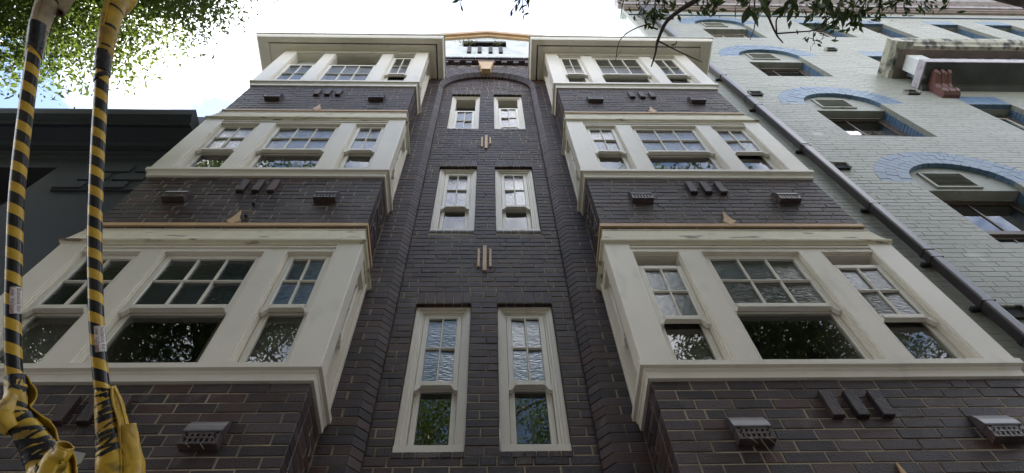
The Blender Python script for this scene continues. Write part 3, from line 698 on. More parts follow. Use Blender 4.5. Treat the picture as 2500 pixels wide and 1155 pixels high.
# ------------------------------------------------------------------ right hand building
rb = empty('painted_brick_building', (10, 0, 0), 'tall sage green painted brick building with blue arches, right of the dark brick block', 'building')
RX0, RX1, RZ = 3.80, 17.5, 21.3
B2 = Bricks()
AX = 5.965
ARCH = [(7.54, 9.00, 9.10), (10.77, 12.21, 12.36), (14.10, 15.50, 15.74), (17.60, 18.95, 19.25)]
FX = [8.11, 9.63, 11.66, 13.11, 14.8]
FLAT = [(7.55, 8.95), (10.77, 12.40), (14.10, 15.84), (17.78, 19.52)]
hl = []; sh_ = []
for (zb, zl, zs) in ARCH:
    hl.append(rect_hole(AX - 0.635, AX + 0.635, zb, zs)); sh_.append((AX - 0.635, AX + 0.635, zb, zs))
    for i_ in range(14):
        za_, zb_ = zs + 0.66 * i_ / 14, zs + 0.66 * (i_ + 1) / 14; hw_ = math.sqrt(max(0.66 ** 2 - za_ ** 2 + 2 * za_ * zs - zs ** 2, 0.0)); sh_.append((AX - hw_, AX + hw_, za_, zb_))
    hl.append(lambda z, zs=zs: ((AX - math.sqrt(1.05 ** 2 - (z - zs) ** 2), AX + math.sqrt(1.05 ** 2 - (z - zs) ** 2)) if zs < z < zs + 1.05 else None))
for x in FX:
    for i, (zb, zt) in enumerate(FLAT):
        if x < 8.5 and i == 2: pass
        hl.append(rect_hole(x, x + 0.75, zb, zt + 0.44)); sh_.append((x, x + 0.75, zb, zt))
B2.wall('F', RX0, RX1, 4.0, RZ, 0.0, SAGE, hl, course=0.0905, ln=0.25, gap=0.004, depth=0.08, header=0.05, c=0.003, jit=0.0014)
B2.wall('W', 0.09, 6.0, 13.5, 20.6, RX0, SIDEW, course=0.0905, ln=0.25, gap=0.007, depth=0.06, header=0.0, c=0.004)
for (zb, zl, zs) in ARCH:
    for (r0, r1, nn) in ((0.635, 0.775, 20), (0.780, 0.910, 24), (0.915, 1.045, 28)):
        ha = math.pi / nn / 2
        for i in range(nn):
            B2.put(('w', ((r1, 0.0), (r0, 0.0), (r0, 0.12), (r1, 0.12)), ha, 0.007), (AX, random.uniform(-0.003, 0.002), zs), -math.pi / 2 + (i + 0.5) * math.pi / nn, BLUE)
    for sg in (-1, 1):                                   # blue reveals
        B2.wall('E' if sg < 0 else 'W', 0.082, 0.30, zb, zs, AX + sg * 0.632, BLUE, course=0.0905, ln=0.25, gap=0.006, header=0, c=0.003, z_ref=zb, depth=0.05)
for x in FX:
    for i, (zb, zt) in enumerate(FLAT):
        n = 7
        for k in range(n): B2.put(('b', 'F', round(0.75 / n - 0.006, 3), 0.43, 0.09, 0.004), (x + (k + 0.5) * 0.75 / n, random.uniform(-0.003, 0.001), zt + 0.22), 0, BLUE)
        B2.wall('W', 0.082, 0.28, zb, zt, x + 0.748, BLUE, course=0.0905, ln=0.25, gap=0.006, header=0, c=0.003, z_ref=zb, depth=0.05)
        B2.wall('E', 0.082, 0.28, zb, zt, x + 0.002, BLUE, course=0.0905, ln=0.25, gap=0.006, header=0, c=0.003, z_ref=zb, depth=0.05)
mb = MB(); sheet(mb, RX0, RX1, 0, RZ, 0.0028, sh_, SAGEP)
mb.add([(RX0 + 0.003, 0.0045, 0), (RX0 + 0.003, 6, 0), (RX0 + 0.003, 6, 20.6), (RX0 + 0.003, 0.0045, 20.6)], [(0, 1, 2, 3)], SIDEW)
mb.add([(RX1, 0.0, 0), (RX1, 6, 0), (RX1, 6, RZ), (RX1, 0.0, RZ)], [(0, 1, 2, 3)], SAGEP)
mb.build('wall_body', rb)
for (zb, zl, zs) in ARCH:
    # tympanum with its own flat lower edge
    t = MB(); n = 24; poly = [(AX + 0.70 * math.cos(math.pi * i / n), zs + 0.70 * math.sin(math.pi * i / n)) for i in range(n + 1)]
    poly += [(AX - 0.70, zl), (AX + 0.70, zl)]
    t.prism(poly, 0.07, 0.20, 'y', SAGEP); t.build('tympanum', rb)
    lv = MB(); x0, x1, z0, z1 = AX - 0.375, AX + 0.215, zs - 0.04, zs + 0.43
    for (a, b_, c_, d_) in ((x0, x0 + 0.04, z0, z1), (x1 - 0.04, x1, z0, z1), (x0 + 0.04, x1 - 0.04, z1 - 0.04, z1), (x0 + 0.04, x1 - 0.04, z0, z0 + 0.04)): lv.box(a, b_, 0.045, 0.072, c_, d_, SAGEP, 0.003)
    lv.box(x0 + 0.04, x1 - 0.04, 0.068, 0.0705, z0 + 0.04, z1 - 0.04, DARK)
    lo = lv.build('louvre_vent', rb)
    for i in range(9):
        zc = z0 + 0.055 + i * (z1 - z0 - 0.1) / 9
        b_ = MB(); b_.add([(x0 + 0.04, 0.048, zc), (x1 - 0.04, 0.048, zc), (x1 - 0.04, 0.066, zc + 0.028), (x0 + 0.04, 0.066, zc + 0.028), (x0 + 0.04, 0.052, zc - 0.004), (x1 - 0.04, 0.052, zc - 0.004), (x1 - 0.04, 0.068, zc + 0.024), (x0 + 0.04, 0.068, zc + 0.024)], [(0, 1, 2, 3), (7, 6, 5, 4), (0, 4, 5, 1), (0, 3, 7, 4), (1, 5, 6, 2)], SAGEP); b_.build('slat', lo)
def casement(x0, x1, z0, z1, y, parent, m, light, cols=2, rail=0.42):
    f = MB(); ya, yb = y + 0.078, y + 0.9
    f.add([(x0, ya, z0), (x1, ya, z0), (x1, ya, z1), (x0, ya, z1), (x0, yb, z0), (x1, yb, z0), (x1, yb, z1), (x0, yb, z1)], [(4, 5, 6, 7), (0, 1, 5, 4), (3, 2, 6, 7), (0, 3, 7, 4), (1, 2, 6, 5)], ROOM)
    f.box(x0, x0 + 0.05, y, y + 0.08, z0, z1, m); f.box(x1 - 0.05, x1, y, y + 0.08, z0, z1, m); f.box(x0 + 0.05, x1 - 0.05, y, y + 0.08, z1 - 0.05, z1, m); f.box(x0 + 0.05, x1 - 0.05, y, y + 0.10, z0, z0 + 0.05, m)
    zr = z0 + (z1 - z0) * rail
    f.box(x0 + 0.05, x1 - 0.05, y + 0.01, y + 0.06, zr - 0.03, zr + 0.03, m)
    wn = f.build('window', parent)
    s_ = MB(); t = 0.04
    for (za, zb, dy) in ((z0 + 0.05, zr - 0.03, 0.05), (zr + 0.03, z1 - 0.05, 0.02)):
        s_.box(x0 + 0.05, x0 + 0.05 + t, y + dy, y + dy + 0.03, za, zb, light); s_.box(x1 - 0.05 - t, x1 - 0.05, y + dy, y + dy + 0.03, za, zb, light)
        s_.box(x0 + 0.05 + t, x1 - 0.05 - t, y + dy, y + dy + 0.03, zb - t, zb, light); s_.box(x0 + 0.05 + t, x1 - 0.05 - t, y + dy, y + dy + 0.03, za, za + t, light)
        for c in range(1, cols):
            xm = x0 + (x1 - x0) * c / cols; s_.box(xm - 0.012, xm + 0.012, y + dy + 0.004, y + dy + 0.028, za + t, zb - t, light)
    s_.build('sash', wn)
    for (za, zb, dy) in ((z0 + 0.09, zr - 0.07, 0.065), (zr + 0.07, z1 - 0.09, 0.035)):
        for c in range(cols):
            xa = x0 + 0.09 + (x1 - x0 - 0.18) * c / cols; xb = x0 + 0.09 + (x1 - x0 - 0.18) * (c + 1) / cols
            q = MB(); e1, e2 = random.uniform(-.003, .003), random.uniform(-.003, .003); q.add([(xa, y + dy + e1, za), (xb, y + dy + e2, za), (xb, y + dy - e1, zb), (xa, y + dy - e2, zb)], [(0, 1, 2, 3)], GLASS); q.build('pane', wn)
    return wn
for x in FX:
    for i, (zb, zt) in enumerate(FLAT):
        q = MB(); q.box(x - 0.05, x + 0.80, 0.082, 0.34, zt - 0.004, zt + 0.40, SAGEP); q.build('lintel', rb)
for (zb, zl, zs) in ARCH: casement(AX - 0.63, AX + 0.63, zb, zl + 0.05, 0.21, rb, BROWN, BROWN if zb < 17 else SASH)
for x in FX:
    for i, (zb, zt) in enumerate(FLAT): casement(x, x + 0.75, zb, zt, 0.20, rb, BROWN, SASH, cols=1)
# vents in the wall: small projecting boxes, inner shade put in as near-black fill
for (x, z) in ((4.62, 12.83), (4.575, 9.55), (7.47, 12.99), (7.53, 16.32), (4.78, 19.85), (4.55, 6.24), (4.50, 16.2)):
    q = MB(); wd, h = 0.115, 0.07
    q.box(x - wd, x + wd, -0.055, -0.001, z + h, z + h + 0.02, STONE); q.box(x - wd, x - wd + 0.018, -0.055, -0.001, z - h, z + h, STONE); q.box(x + wd - 0.018, x + wd, -0.055, -0.001, z - h, z + h, STONE)
    q.box(x - wd + 0.018, x + wd - 0.018, -0.03, -0.002, z - h, z + h, DARK); q.build('wall_vent', rb)
# downpipe
for (z0, z1) in ((0.4, 5.77), (5.80, 7.17), (7.20, 10.09), (10.12, 12.34), (12.37, 15.4), (15.43, 19.2)):
    q = MB(); r = 0.052; cx, cy = 4.322, -0.073; pl = []
    for k in range(4):
        bx, by = cx + (r - 0.02) * (1, -1, -1, 1)[k], cy + (r - 0.02) * (1, 1, -1, -1)[k]
        for t in range(4): a_ = math.pi / 2 * k + math.pi / 6 * t; pl.append((bx + 0.02 * math.cos(a_), by + 0.02 * math.sin(a_)))
    q.prism(pl, z0, z1, 'z', PIPE)
    q.box(cx - r - 0.006, cx + r + 0.006, cy - r - 0.006, cy + r + 0.004, z0 - 0.03, z0 + 0.03, PIPE, 0.012); q.build('downpipe', rb)
for z in (6.3, 7.05, 8.24, 10.06, 11.9, 13.72, 16.2):
    q = MB(); q.box(4.20, 4.28, -0.045, 0.0, z - 0.02, z + 0.02, CHARD, 0.004); q.box(4.262, 4.385, -0.128, -0.0, z - 0.012, z + 0.012, PIPE, 0.003); q.build('pipe_bracket', rb)
q = MB(); q.prism([(4.22, 19.2), (4.42, 19.2), (4.52, 19.75), (4.52, 20.5), (4.12, 20.5), (4.12, 19.75)], -0.24, -0.005, 'y', CHARD); q.build('rainwater_head', rb)
# string course and crowning cornice
q = MB(); q.box(RX0 - 0.0, RX1, -0.030, -0.004, 20.36, 20.42, BLUE, 0.004); q.build('string_course', rb)
q = MB(); q.prism([(0, 21.0), (-0.06, 21.02), (-0.06, 21.12), (-0.10, 21.16), (-0.10, 21.30), (-0.02, 21.32), (0.0, 21.6)], RX0, RX1, 'x', BSOFF); q.build('lower_cornice', rb)
q = MB(); q.prism([(0.02, 21.45), (-0.12, 21.47), (-0.14, 21.62), (-0.26, 21.70), (-0.30, 21.86), (-0.42, 21.90), (-0.42, 22.05), (0.02, 22.15)], RX0 - 0.1, RX1, 'x', LILAC); q.build('cornice', rb)
q = MB(); q.box(RX0, RX1, 0.0, 0.3, 21.3, 23.0, SIDEW); q.prism([(0.0, 22.3), (-0.08, 22.35), (-0.08, 22.5), (0.0, 22.55)], RX0, RX1, 'x', PIPE); q.build('parapet', rb)
# side parapet
q = MB(); q.box(RX0, RX0 + 0.3, 0.3, 6, 20.6, 20.75, SIDEW, 0.01); q.build('side_parapet', rb)
# balcony
bl = empty('balcony', (7.7, 0, 13.3), None, None); under(bl, rb)
BX1 = 16.6
q = MB(); q.box(7.735, BX1, -0.50, 0.0, 13.28, 13.50, LILAC, 0.008); q.box(7.76, BX1, -0.49, -0.05, 13.265, 13.279, SOFFIT); q.prism([(-0.05, 13.20), (0.0, 13.17), (0.0, 13.28), (-0.12, 13.28)], 7.76, BX1, 'x', SOFFIT); q.build('slab', bl)
q = MB(); q.prism([(-0.40, 14.03), (-0.52, 14.035), (-0.55, 14.05), (-0.60, 14.06), (-0.62, 14.12), (-0.66, 14.16), (-0.69, 14.26), (-0.69, 14.31), (-0.15, 14.31), (-0.15, 14.03)], 7.60, BX1, 'x', STONE)
q.prism([(7.76, 14.03), (7.66, 14.035), (7.63, 14.05), (7.60, 14.06), (7.58, 14.12), (7.55, 14.16), (7.526, 14.26), (7.526, 14.31), (7.90, 14.31), (7.90, 14.03)], -0.689, 0.0, 'y', STONE)
q.build('handrail', bl)
q = MB(); q.box(7.66, BX1, -0.545, -0.0, 14.012, 14.029, BSOFF); q.build('rail_soffit', bl)
q = MB(); q.box(7.80, 8.09, -0.45, -0.17, 13.50, 14.011, PARA, 0.006); q.build('pier', bl)
def lathe(prof, cx, cy, m, seg=12):
    mbb = MB(); mbb.sweep([[(cx + r * math.cos(2 * math.pi * k / seg), cy + r * math.sin(2 * math.pi * k / seg), z) for k in range(seg)] for r, z in prof], m); return mbb
bp = [(0.055, 13.55), (0.055, 13.58), (0.03, 13.60), (0.062, 13.66), (0.070, 13.72), (0.05, 13.80), (0.03, 13.90), (0.045, 13.93), (0.03, 13.95), (0.06, 13.965)]
for i in range(24):
    x = 8.55 + i * 0.335
    if x > BX1 - 0.2: break
    q = lathe(bp, x, -0.32, BALU); q.box(x - 0.075, x + 0.075, -0.395, -0.245, 13.966, 14.011, BALU); q.box(x - 0.075, x + 0.075, -0.395, -0.245, 13.50, 13.551, BALU); q.build('baluster', bl, smooth=False)
for y in (-0.10,):
    q = lathe(bp, 7.95, y, BALU); q.build('baluster', bl)
# scrolled corbels
for xc in (8.03, 11.9, 15.6):
    for i, (dx, k) in enumerate(((-0.12, 1.0), (-0.06, 0.93), (0.0, 1.0), (0.06, 0.93), (0.12, 1.0))):
        out = [(-0.001, 12.76), (-0.06 * k, 12.755), (-0.12 * k, 12.79), (-0.15 * k, 12.86), (-0.13 * k, 12.94), (-0.12 * k, 13.00), (-0.17 * k, 13.07), (-0.27 * k, 13.12), (-0.34 * k, 13.15), (-0.38 * k, 13.20), (-0.37 * k, 13.255), (-0.32 * k, 13.264), (-0.001, 13.264)]
        q = MB(); q.prism(out, xc + dx - 0.030, xc + dx + 0.030 - (0.001 if i % 2 else 0), 'x', CORBEL); q.build('corbel', bl)
B2.finish(rb, 300)

# ------------------------------------------------------------------ left hand building
lb = empty('dark_rendered_building', (-8, 0, 0), 'charcoal rendered building with a heavy black cornice, left of the dark brick block', 'building')
LX0, LX1 = -16.0, -3.80
q = MB(); sheet(q, LX0, LX1, 0, 11.3, 0.0, [(-8.6, -5.27, 5.8, 9.45), (-14.6, -10.2, 5.8, 9.45)], CHAR)
q.add([(LX1, 0, 0), (LX1, 6, 0), (LX1, 6, 11.3), (LX1, 0, 11.3)], [(0, 1, 2, 3)], CHAR); q.add([(LX0, 0, 11.3), (LX1, 0, 11.3), (LX1, 6, 11.3), (LX0, 6, 11.3)], [(0, 1, 2, 3)], CHAR); q.build('wall', lb)
for (x0, x1) in ((-8.6, -5.27), (-14.6, -10.2)):
    q = MB(); y0, y1 = 0.0, 0.45
    q.add([(x0, y0, 5.8), (x1, y0, 5.8), (x1, y0, 9.45), (x0, y0, 9.45), (x0, y1, 5.8), (x1, y1, 5.8), (x1, y1, 9.45), (x0, y1, 9.45)], [(4, 5, 6, 7), (0, 1, 5, 4), (3, 2, 6, 7), (0, 3, 7, 4), (1, 2, 6, 5)], CHARD)
    q.box(x0 + 0.1, x1 - 0.1, 0.33, 0.449, 9.0, 9.08, CHAR); q.build('window_recess', lb)
q = MB(); CXR = -3.83
q.prism([(0.0, 10.0), (-0.04, 10.0), (-0.06, 10.06), (-0.10, 10.08), (-0.30, 10.09), (-0.335, 10.07), (-0.345, 10.05), (-0.36, 10.05), (-0.375, 10.11), (-0.42, 10.14), (-0.44, 10.17), (-0.45, 10.18), (-0.47, 10.28), (-0.47, 10.33), (0.0, 10.33)], LX0, CXR, 'x', CHAR); q.build('cornice', lb)
q = MB(); q.prism([(0.0, 9.74), (-0.03, 9.75), (-0.035, 9.86), (-0.05, 9.88), (0.0, 9.92)], LX0, -3.9, 'x', CHAR); q.build('bed_moulding', lb)
q = MB(); q.box(LX0, LX1 + 0.0, 0.001, 0.25, 11.3, 11.45, CHAR); q.build('parapet', lb)
# raised panel with squares
q = MB(); q.box(-4.965, -3.86, -0.028, -0.001, 8.74, 9.55, CHAR, 0.006); pn = q.build('wall_panel', lb)
for (a_, b_, c_, d_) in ((-4.63, -4.30, 9.22, 9.40), (-4.22, -3.90, 9.22, 9.40), (-4.78, -4.46, 8.98, 9.16), (-4.38, -4.02, 8.98, 9.16), (-4.95, -4.62, 8.76, 8.92), (-4.55, -4.15, 8.76, 8.92)):
    q = MB(); q.box(a_, b_, -0.052, -0.028, c_, d_, CHAR, 0.004); q.build('raised_square', pn)

# ------------------------------------------------------------------ trees
def leaf_mesh(name, C, Nrm, S, parent, m, wide=0.42):
    """C centres (n,3), random orientation, S sizes"""
    n = len(C); a = rng.normal(size=(n, 3)); a[:, 2] = a[:, 2] * 0.5 - 0.45; a /= np.linalg.norm(a, axis=1)[:, None]
    b = rng.normal(size=(n, 3)) + np.array([0, 0, 0.0]); b -= a * (a * b).sum(1)[:, None]; b /= np.linalg.norm(b, axis=1)[:, None]; c = np.cross(a, b)
    S = S[:, None]; W_ = S * wide
    p0 = C; p1 = C + a * S * 0.45 + b * W_ * 0.5 + c * S * 0.06; p2 = C + a * S - c * S * 0.04; p3 = C + a * S * 0.45 - b * W_ * 0.5 + c * S * 0.06
    V = np.stack([p0, p1, p2, p3], 1).reshape(-1, 3); me = bpy.data.meshes.new(name)
    F = np.arange(4 * n).reshape(n, 4); F = np.concatenate([F[:, [0, 1, 2]], F[:, [0, 2, 3]]], 1).reshape(-1, 3)
    me.from_pydata(V.tolist(), [], F.tolist()); me.materials.append(m)
    at_ = me.attributes.new('tint', 'FLOAT', 'FACE'); at_.data.foreach_set('value', np.repeat(rng.random(n) * 0.98, 2)); me.update()
    return link(name, me, parent, 'stuff')
def crown_pts(ells, n, per, spread, gap=0.42, gscale=0.55, shell=0.25, lim=None):
    out = []; wt = [e[6] if len(e) > 6 else (e[3] * e[4] * e[5]) ** 0.5 for e in ells]; tot = sum(wt)
    for (cx, cy, cz_, rx, ry, rz), ww in zip([e[:6] for e in ells], wt):
        k = int(n * ww / tot); c = 0; tries = 0
        while c < k and tries < k * 30:
            tries += 1
            v = rng.normal(size=3); v /= np.linalg.norm(v); r = rng.uniform(shell, 1) ** (1 / 2.2)
            p = np.array([cx + v[0] * r * rx, cy + v[1] * r * ry, cz_ + v[2] * r * rz])
            if mnoise.fractal(Vector(p * gscale), 1.0, 2.0, 3) * 0.5 + 0.5 < gap + 0.25 * (r - 0.7): continue
            if lim is not None and not lim(p): continue
            out.append(p); c += 1
    T = np.array(out); C = np.repeat(T, per, 0) + np.clip(rng.normal(size=(len(T) * per, 3)), -1.5, 1.5) * spread * np.array([1, 1, 0.7]); return T, C
def limb(mb_, pts, r0, r1, m, seg=8, n=6):
    P = catmull(pts, n); k = len(P); mb_.sweep(tube(P, [r0 + (r1 - r0) * i / (k - 1) for i in range(k)], seg), m)

def tree(label, base, fork, ells, n, per, spread, S, seed, extra=None, r=0.22, gap=0.42, lim=None, nb=26):
    t = empty('street_tree', base, label, 'tree', 'street trees behind the camera')
    random.seed(seed)
    tr = MB(); b = np.array(base, float); f = np.array(fork, float); mid = (b + f) / 2 + np.array([0.12, -0.1, 0])
    limb(tr, [b - np.array([0, 0, 0.2]), mid, f], r * 1.2, r * 0.8, BARK, 14); tr.build('trunk', t, smooth=True)
    T, C = crown_pts(ells, n, per, spread, gap=gap, lim=lim)
    br = MB(); idx = rng.choice(len(T), nb, replace=False)
    mains = []
    for e in ells:
        c = np.array(e[:3]); end = c + np.array([0, 0, -0.3 * e[5]]); m1 = f + (end - f) * 0.45 + rng.normal(size=3) * 0.25
        limb(br, [f - (f - mid) * 0.05, m1, end], r * 0.55, r * 0.22, BARK, 10); mains.append((f, m1, end))
    for i in idx:
        p = T[i]; k = min(range(len(mains)), key=lambda j: np.linalg.norm(mains[j][2] - p)); s_ = mains[k][1] + (mains[k][2] - mains[k][1]) * random.uniform(0.2, 1.0)
        q = (s_ + p) / 2 + rng.normal(size=3) * 0.2 + np.array([0, 0, 0.15]); limb(br, [s_, q, p], r * 0.20, 0.008, BARK, 6, 5)
    br.build('branches', t, 'stuff', smooth=True)
    leaf_mesh('foliage', C, None, rng.uniform(S[0], S[1], len(C)), t, LEAF)
    return t
T1 = tree('large spreading street tree whose sunlit small leaves fill the top left corner', (-6.2, -6.4, 0), (-5.6, -5.9, 5.2),
          [(-5.4, -2.75, 10.6, 2.75, 2.0, 1.6, 11), (-4.0, -3.15, 11.6, 2.4, 1.7, 1.5, 5), (-7.9, -3.0, 10.4, 2.6, 2.3, 1.8, 6), (-4.4, -6.2, 8.5, 3.4, 2.8, 2.1, 6), (-8.5, -6.0, 9.3, 3.6, 3.2, 2.4, 4)], 11000, 18, 0.17, (0.06, 0.10), 11, nb=70, gap=0.36)  # rear crown lobe set low to shade the lower floors
T2 = tree('street tree with a dark leaning limb crossing the top right corner', (5.6, -6.0, 0), (5.4, -5.6, 4.4),
          [(4.7, -4.9, 8.9, 3.5, 2.3, 2.0, 9), (3.8, -3.5, 12.3, 2.8, 1.6, 1.4, 4), (4.8, -3.7, 10.7, 2.4, 1.3, 1.3, 5), (8.8, -5.6, 8.9, 3.2, 2.6, 2.2, 5), (2.2, -6.6, 8.6, 2.8, 2.4, 2.2, 5), (6.0, -8.2, 9.5, 4.0, 2.8, 2.6, 3)], 10000, 12, 0.15, (0.06, 0.10), 12, gap=0.36)  # lower lobes of this crown brought down to shade the lower floors
T3 = tree('slimmer street tree standing behind the viewer, seen only in the centre panes', (-0.6, -8.6, 0), (-0.5, -8.2, 5.0),
          [(-0.5, -6.4, 8.6, 2.8, 2.2, 2.2), (0.2, -9.0, 9.6, 2.9, 2.4, 2.6), (-0.1, -5.7, 11.2, 2.4, 1.8, 1.6)], 6800, 12, 0.15, (0.06, 0.10), 13, r=0.17)  # first lobe shaped low so it shades the lower floors

# near branches of the right hand tree with broad leaves
ovl = [(0, 0), (0.16, 0.10), (0.38, 0.17), (0.62, 0.15), (0.85, 0.07), (1.0, 0.0), (0.85, -0.07), (0.62, -0.15), (0.38, -0.17), (0.16, -0.10)]
leafme = []
for v in range(5):
    cv = random.uniform(-0.18, 0.18); me = bpy.data.meshes.new('leaf')
    vs = [(x, y, -cv * x * x + 0.25 * abs(y)) for x, y in ovl] + [(x, 0, -cv * x * x) for x in (0.38, 0.62)]
    me.from_pydata(vs, [], [(0, 1, 10), (1, 2, 10), (2, 11, 10), (2, 3, 11), (3, 4, 11), (4, 5, 11), (5, 6, 11), (6, 7, 11), (7, 8, 11), (8, 10, 11), (8, 9, 10), (9, 0, 10)]); me.materials.append(LEAFD); me.update(); leafme.append(me)
nleaf = [0]; xtra = []
def leaf_at(p, d, s, tree_):
    if nleaf[0] < 290:
        o = bpy.data.objects.new('leaf', random.choice(leafme)); COL.objects.link(o); o.parent = tree_
        q = Vector(d).to_track_quat('X', 'Z'); from mathutils import Quaternion
        q = q @ Quaternion((1, 0, 0), random.uniform(-1.3, 1.3))
        o.rotation_mode = 'QUATERNION'; o.rotation_quaternion = q; o.location = Vector(p) - WL(tree_); o.scale = (s, s, s); nleaf[0] += 1
    else: xtra.append((p, s))
def spray(mb_, a, b, r0, nl, s, tree_, droop=0.15):
    a, b = np.array(a, float), np.array(b, float); m_ = (a + b) / 2 + np.array([random.uniform(-.05, .05), random.uniform(-.05, .05), 0.04])
    limb(mb_, [a, m_, b], r0, 0.002, TWIG, 6, 5); P = catmull([a, m_, b], 8)
    for i in range(nl):
        p = P[int(random.uniform(0.15, 1) * (len(P) - 1))]; d = (b - a) / np.linalg.norm(b - a) + rng.normal(size=3) * 0.75 + np.array([0, 0, -droop]); leaf_at(p, d, s * random.uniform(0.6, 1.15), tree_)
def NP(px, py, z):          # a point where the branch hangs, at a given height
    r_ = ray(px, py); return CAM + r_ * (z - CAM[2]) / r_[2]
tw = MB()
main = [NP(2330, -260, 6.0), NP(2050, -170, 6.1), NP(1780, -60, 6.2), NP(1700, 0, 6.2), NP(1660, 25, 6.2), NP(1626, 55, 6.2), NP(1606, 100, 6.2), NP(1600, 130, 6.2), NP(1590, 163, 6.18)]
limb(tw, [(5.3, -5.3, 4.6), (4.4, -4.2, 5.4)] + main, 0.03, 0.0045, TWIG, 8, 6)
mm = [NP(2200, -230, 6.2), NP(1900, -120, 6.25), NP(1862, 0, 6.3), NP(1878, 45, 6.3), NP(1896, 85, 6.28), NP(1912, 105, 6.26)]
limb(tw, mm, 0.014, 0.004, TWIG, 8, 6)
for a_, b_ in (((1603, 98), (1715, 152)), ((1640, 110), (1652, 100)), ((1606, 72), (1578, 58))):
    limb(tw, [NP(*a_, 6.2), NP((a_[0] + b_[0]) / 2 + 3, (a_[1] + b_[1]) / 2 + 3, 6.21), NP(*b_, 6.2)], 0.006, 0.003, TWIG, 6, 4)
limb(tw, [NP(1580, 60, 6.2), NP(1555, 68, 6.2), NP(1524, 86, 6.2), NP(1509, 110, 6.2), NP(1503, 150, 6.18)], 0.0045, 0.002, TWIG, 6, 4)
limb(tw, [NP(1505, 138, 6.2), NP(1517, 124, 6.2)], 0.002, 0.0012, TWIG, 5, 3)
limb(tw, [NP(1522, 0, 6.5), NP(1517, 30, 6.5), NP(1513, 70, 6.48)], 0.004, 0.002, TWIG, 5, 3)
limb(tw, [NP(1898, 82, 6.28), NP(1950, 78, 6.3), NP(1995, 72, 6.32), NP(2060, 40, 6.3)], 0.006, 0.003, TWIG, 6, 4)
limb(tw, [NP(1842, 0, 6.1), NP(1843, 60, 6.1), NP(1831, 98, 6.08)], 0.005, 0.002, TWIG, 6, 4)
limb(tw, [NP(1896, 82, 6.3), NP(1897, 45, 6.3), NP(1925, 22, 6.3), NP(1955, -10, 6.3)], 0.006, 0.003, TWIG, 6, 4)
CL = []
random.seed(5)
for (px, py, nl, s, hgt) in ((1560, 12, 11, .075, 6.5), (1590, 35, 11, .075, 6.5), (1620, 20, 11, .07, 6.6), (1575, 45, 8, .07, 6.5), (1700, 15, 9, .08, 6.5), (1640, 0, 9, .08, 6.6),
                             (1790, 5, 7, .10, 6.0), (1825, 20, 6, .14, 5.7), (1850, 15, 6, .13, 5.8), (1905, 10, 8, .11, 6.1), (1945, 15, 10, .10, 6.2), (1985, 10, 10, .09, 6.4),
                             (2010, 35, 12, .075, 6.6), (2045, 60, 12, .075, 6.6), (2030, 75, 9, .075, 6.5), (2070, 40, 12, .085, 6.5), (2105, 30, 12, .085, 6.4), (2140, 20, 12, .08, 6.4),
                             (2180, 15, 12, .08, 6.4), (2225, 10, 11, .08, 6.4), (2265, 14, 10, .08, 6.4), (2300, 5, 8, .08, 6.5), (2090, 55, 9, .085, 6.5), (1865, 35, 3, .12, 5.9), (1990, 92, 5, .07, 6.3),
                             (1248, 18, 9, .07, 6.6), (1275, 32, 9, .07, 6.6), (1118, 4, 6, .07, 6.6), (1290, 12, 7, .07, 6.6), (1745, 12, 8, .085, 6.4), (1965, 40, 8, .09, 6.3), (2015, 15, 8, .085, 6.4), (2060, 15, 8, .085, 6.4)):
    b = NP(px + random.uniform(-12, 12), py + random.uniform(4, 22), hgt); a = NP(px + random.uniform(10, 45), py - random.uniform(35, 60), hgt + 0.1); spray(tw, a, b, 0.005, nl, s, T2)
    CL.append((px, py, hgt, s))
for (px, hgt) in ((1240, 6.7), (1300, 6.7), (1130, 6.7)):     # twigs carrying the small sprays at the top centre
    limb(tw, [(5.0, -5.2, 6.4), (3.2, -4.0, 6.8), NP(px, -60, hgt)], 0.02, 0.004, TWIG, 6, 6)
for (px, py, hgt, s) in CL:      # smaller leaves filling in behind the sprays
    if s > 0.095 or px < 1400: continue
    for k in range(15): xtra.append((NP(px + random.gauss(0, 20), py - 6 + random.gauss(0, 15), hgt + random.uniform(0.05, 0.5)), s * random.uniform(0.5, 0.95)))
tw.build('twigs', T2, 'stuff', smooth=True)
# thick leaning limb across the top right corner
lm = MB(); limb(lm, [(5.4, -5.6, 4.4), (5.2, -4.1, 5.0), NP(2740, 10, 5.6), NP(2520, -22, 6.0), NP(2400, -42, 6.4), NP(2200, -90, 7.0), NP(1900, -150, 7.8)], 0.16, 0.05, TWIG, 12, 6); lm.build('leaning_limb', T2, smooth=True)
if xtra:
    leaf_mesh('loose_leaves', np.array([q[0] for q in xtra]), None, np.array([q[1] for q in xtra]), T2, LEAFD, 0.4)

# ------------------------------------------------------------------ weeds on the roofs
def weed(label, p, n, s, spread):
    t = empty('weed_tuft', p, label, 'weed', 'weeds growing on the buildings')
    st_ = MB()
    for i in range(n):
        a_ = np.array(p) + rng.normal(size=3) * spread * np.array([0.5, 0.2, 0]); b_ = a_ + np.array([rng.normal() * spread * 0.7, -abs(rng.normal()) * spread * 0.4, abs(rng.normal()) * spread * 0.9 + 0.05]); limb(st_, [a_, (a_ + b_) / 2 + rng.normal(size=3) * 0.01, b_], 0.003, 0.001, WEED, 4, 2)
    st_.build('stems', t, 'stuff')
    C = np.repeat(np.array([p]), n * 8, 0) + rng.normal(size=(n * 8, 3)) * spread * np.array([0.9, 0.3, 0.5]) + np.array([0, -0.02, spread * 0.5]); leaf_mesh('foliage', C, None, rng.uniform(s * 0.6, s, len(C)), t, WEED, 0.3)
weed('dry weed tuft on the roof edge of the left bay, beside the gable', (-0.93, -0.58, 13.90), 10, 0.07, 0.08)
weed('small weed on the roof edge of the right bay, beside the gable', (0.95, -0.58, 13.90), 8, 0.06, 0.055)
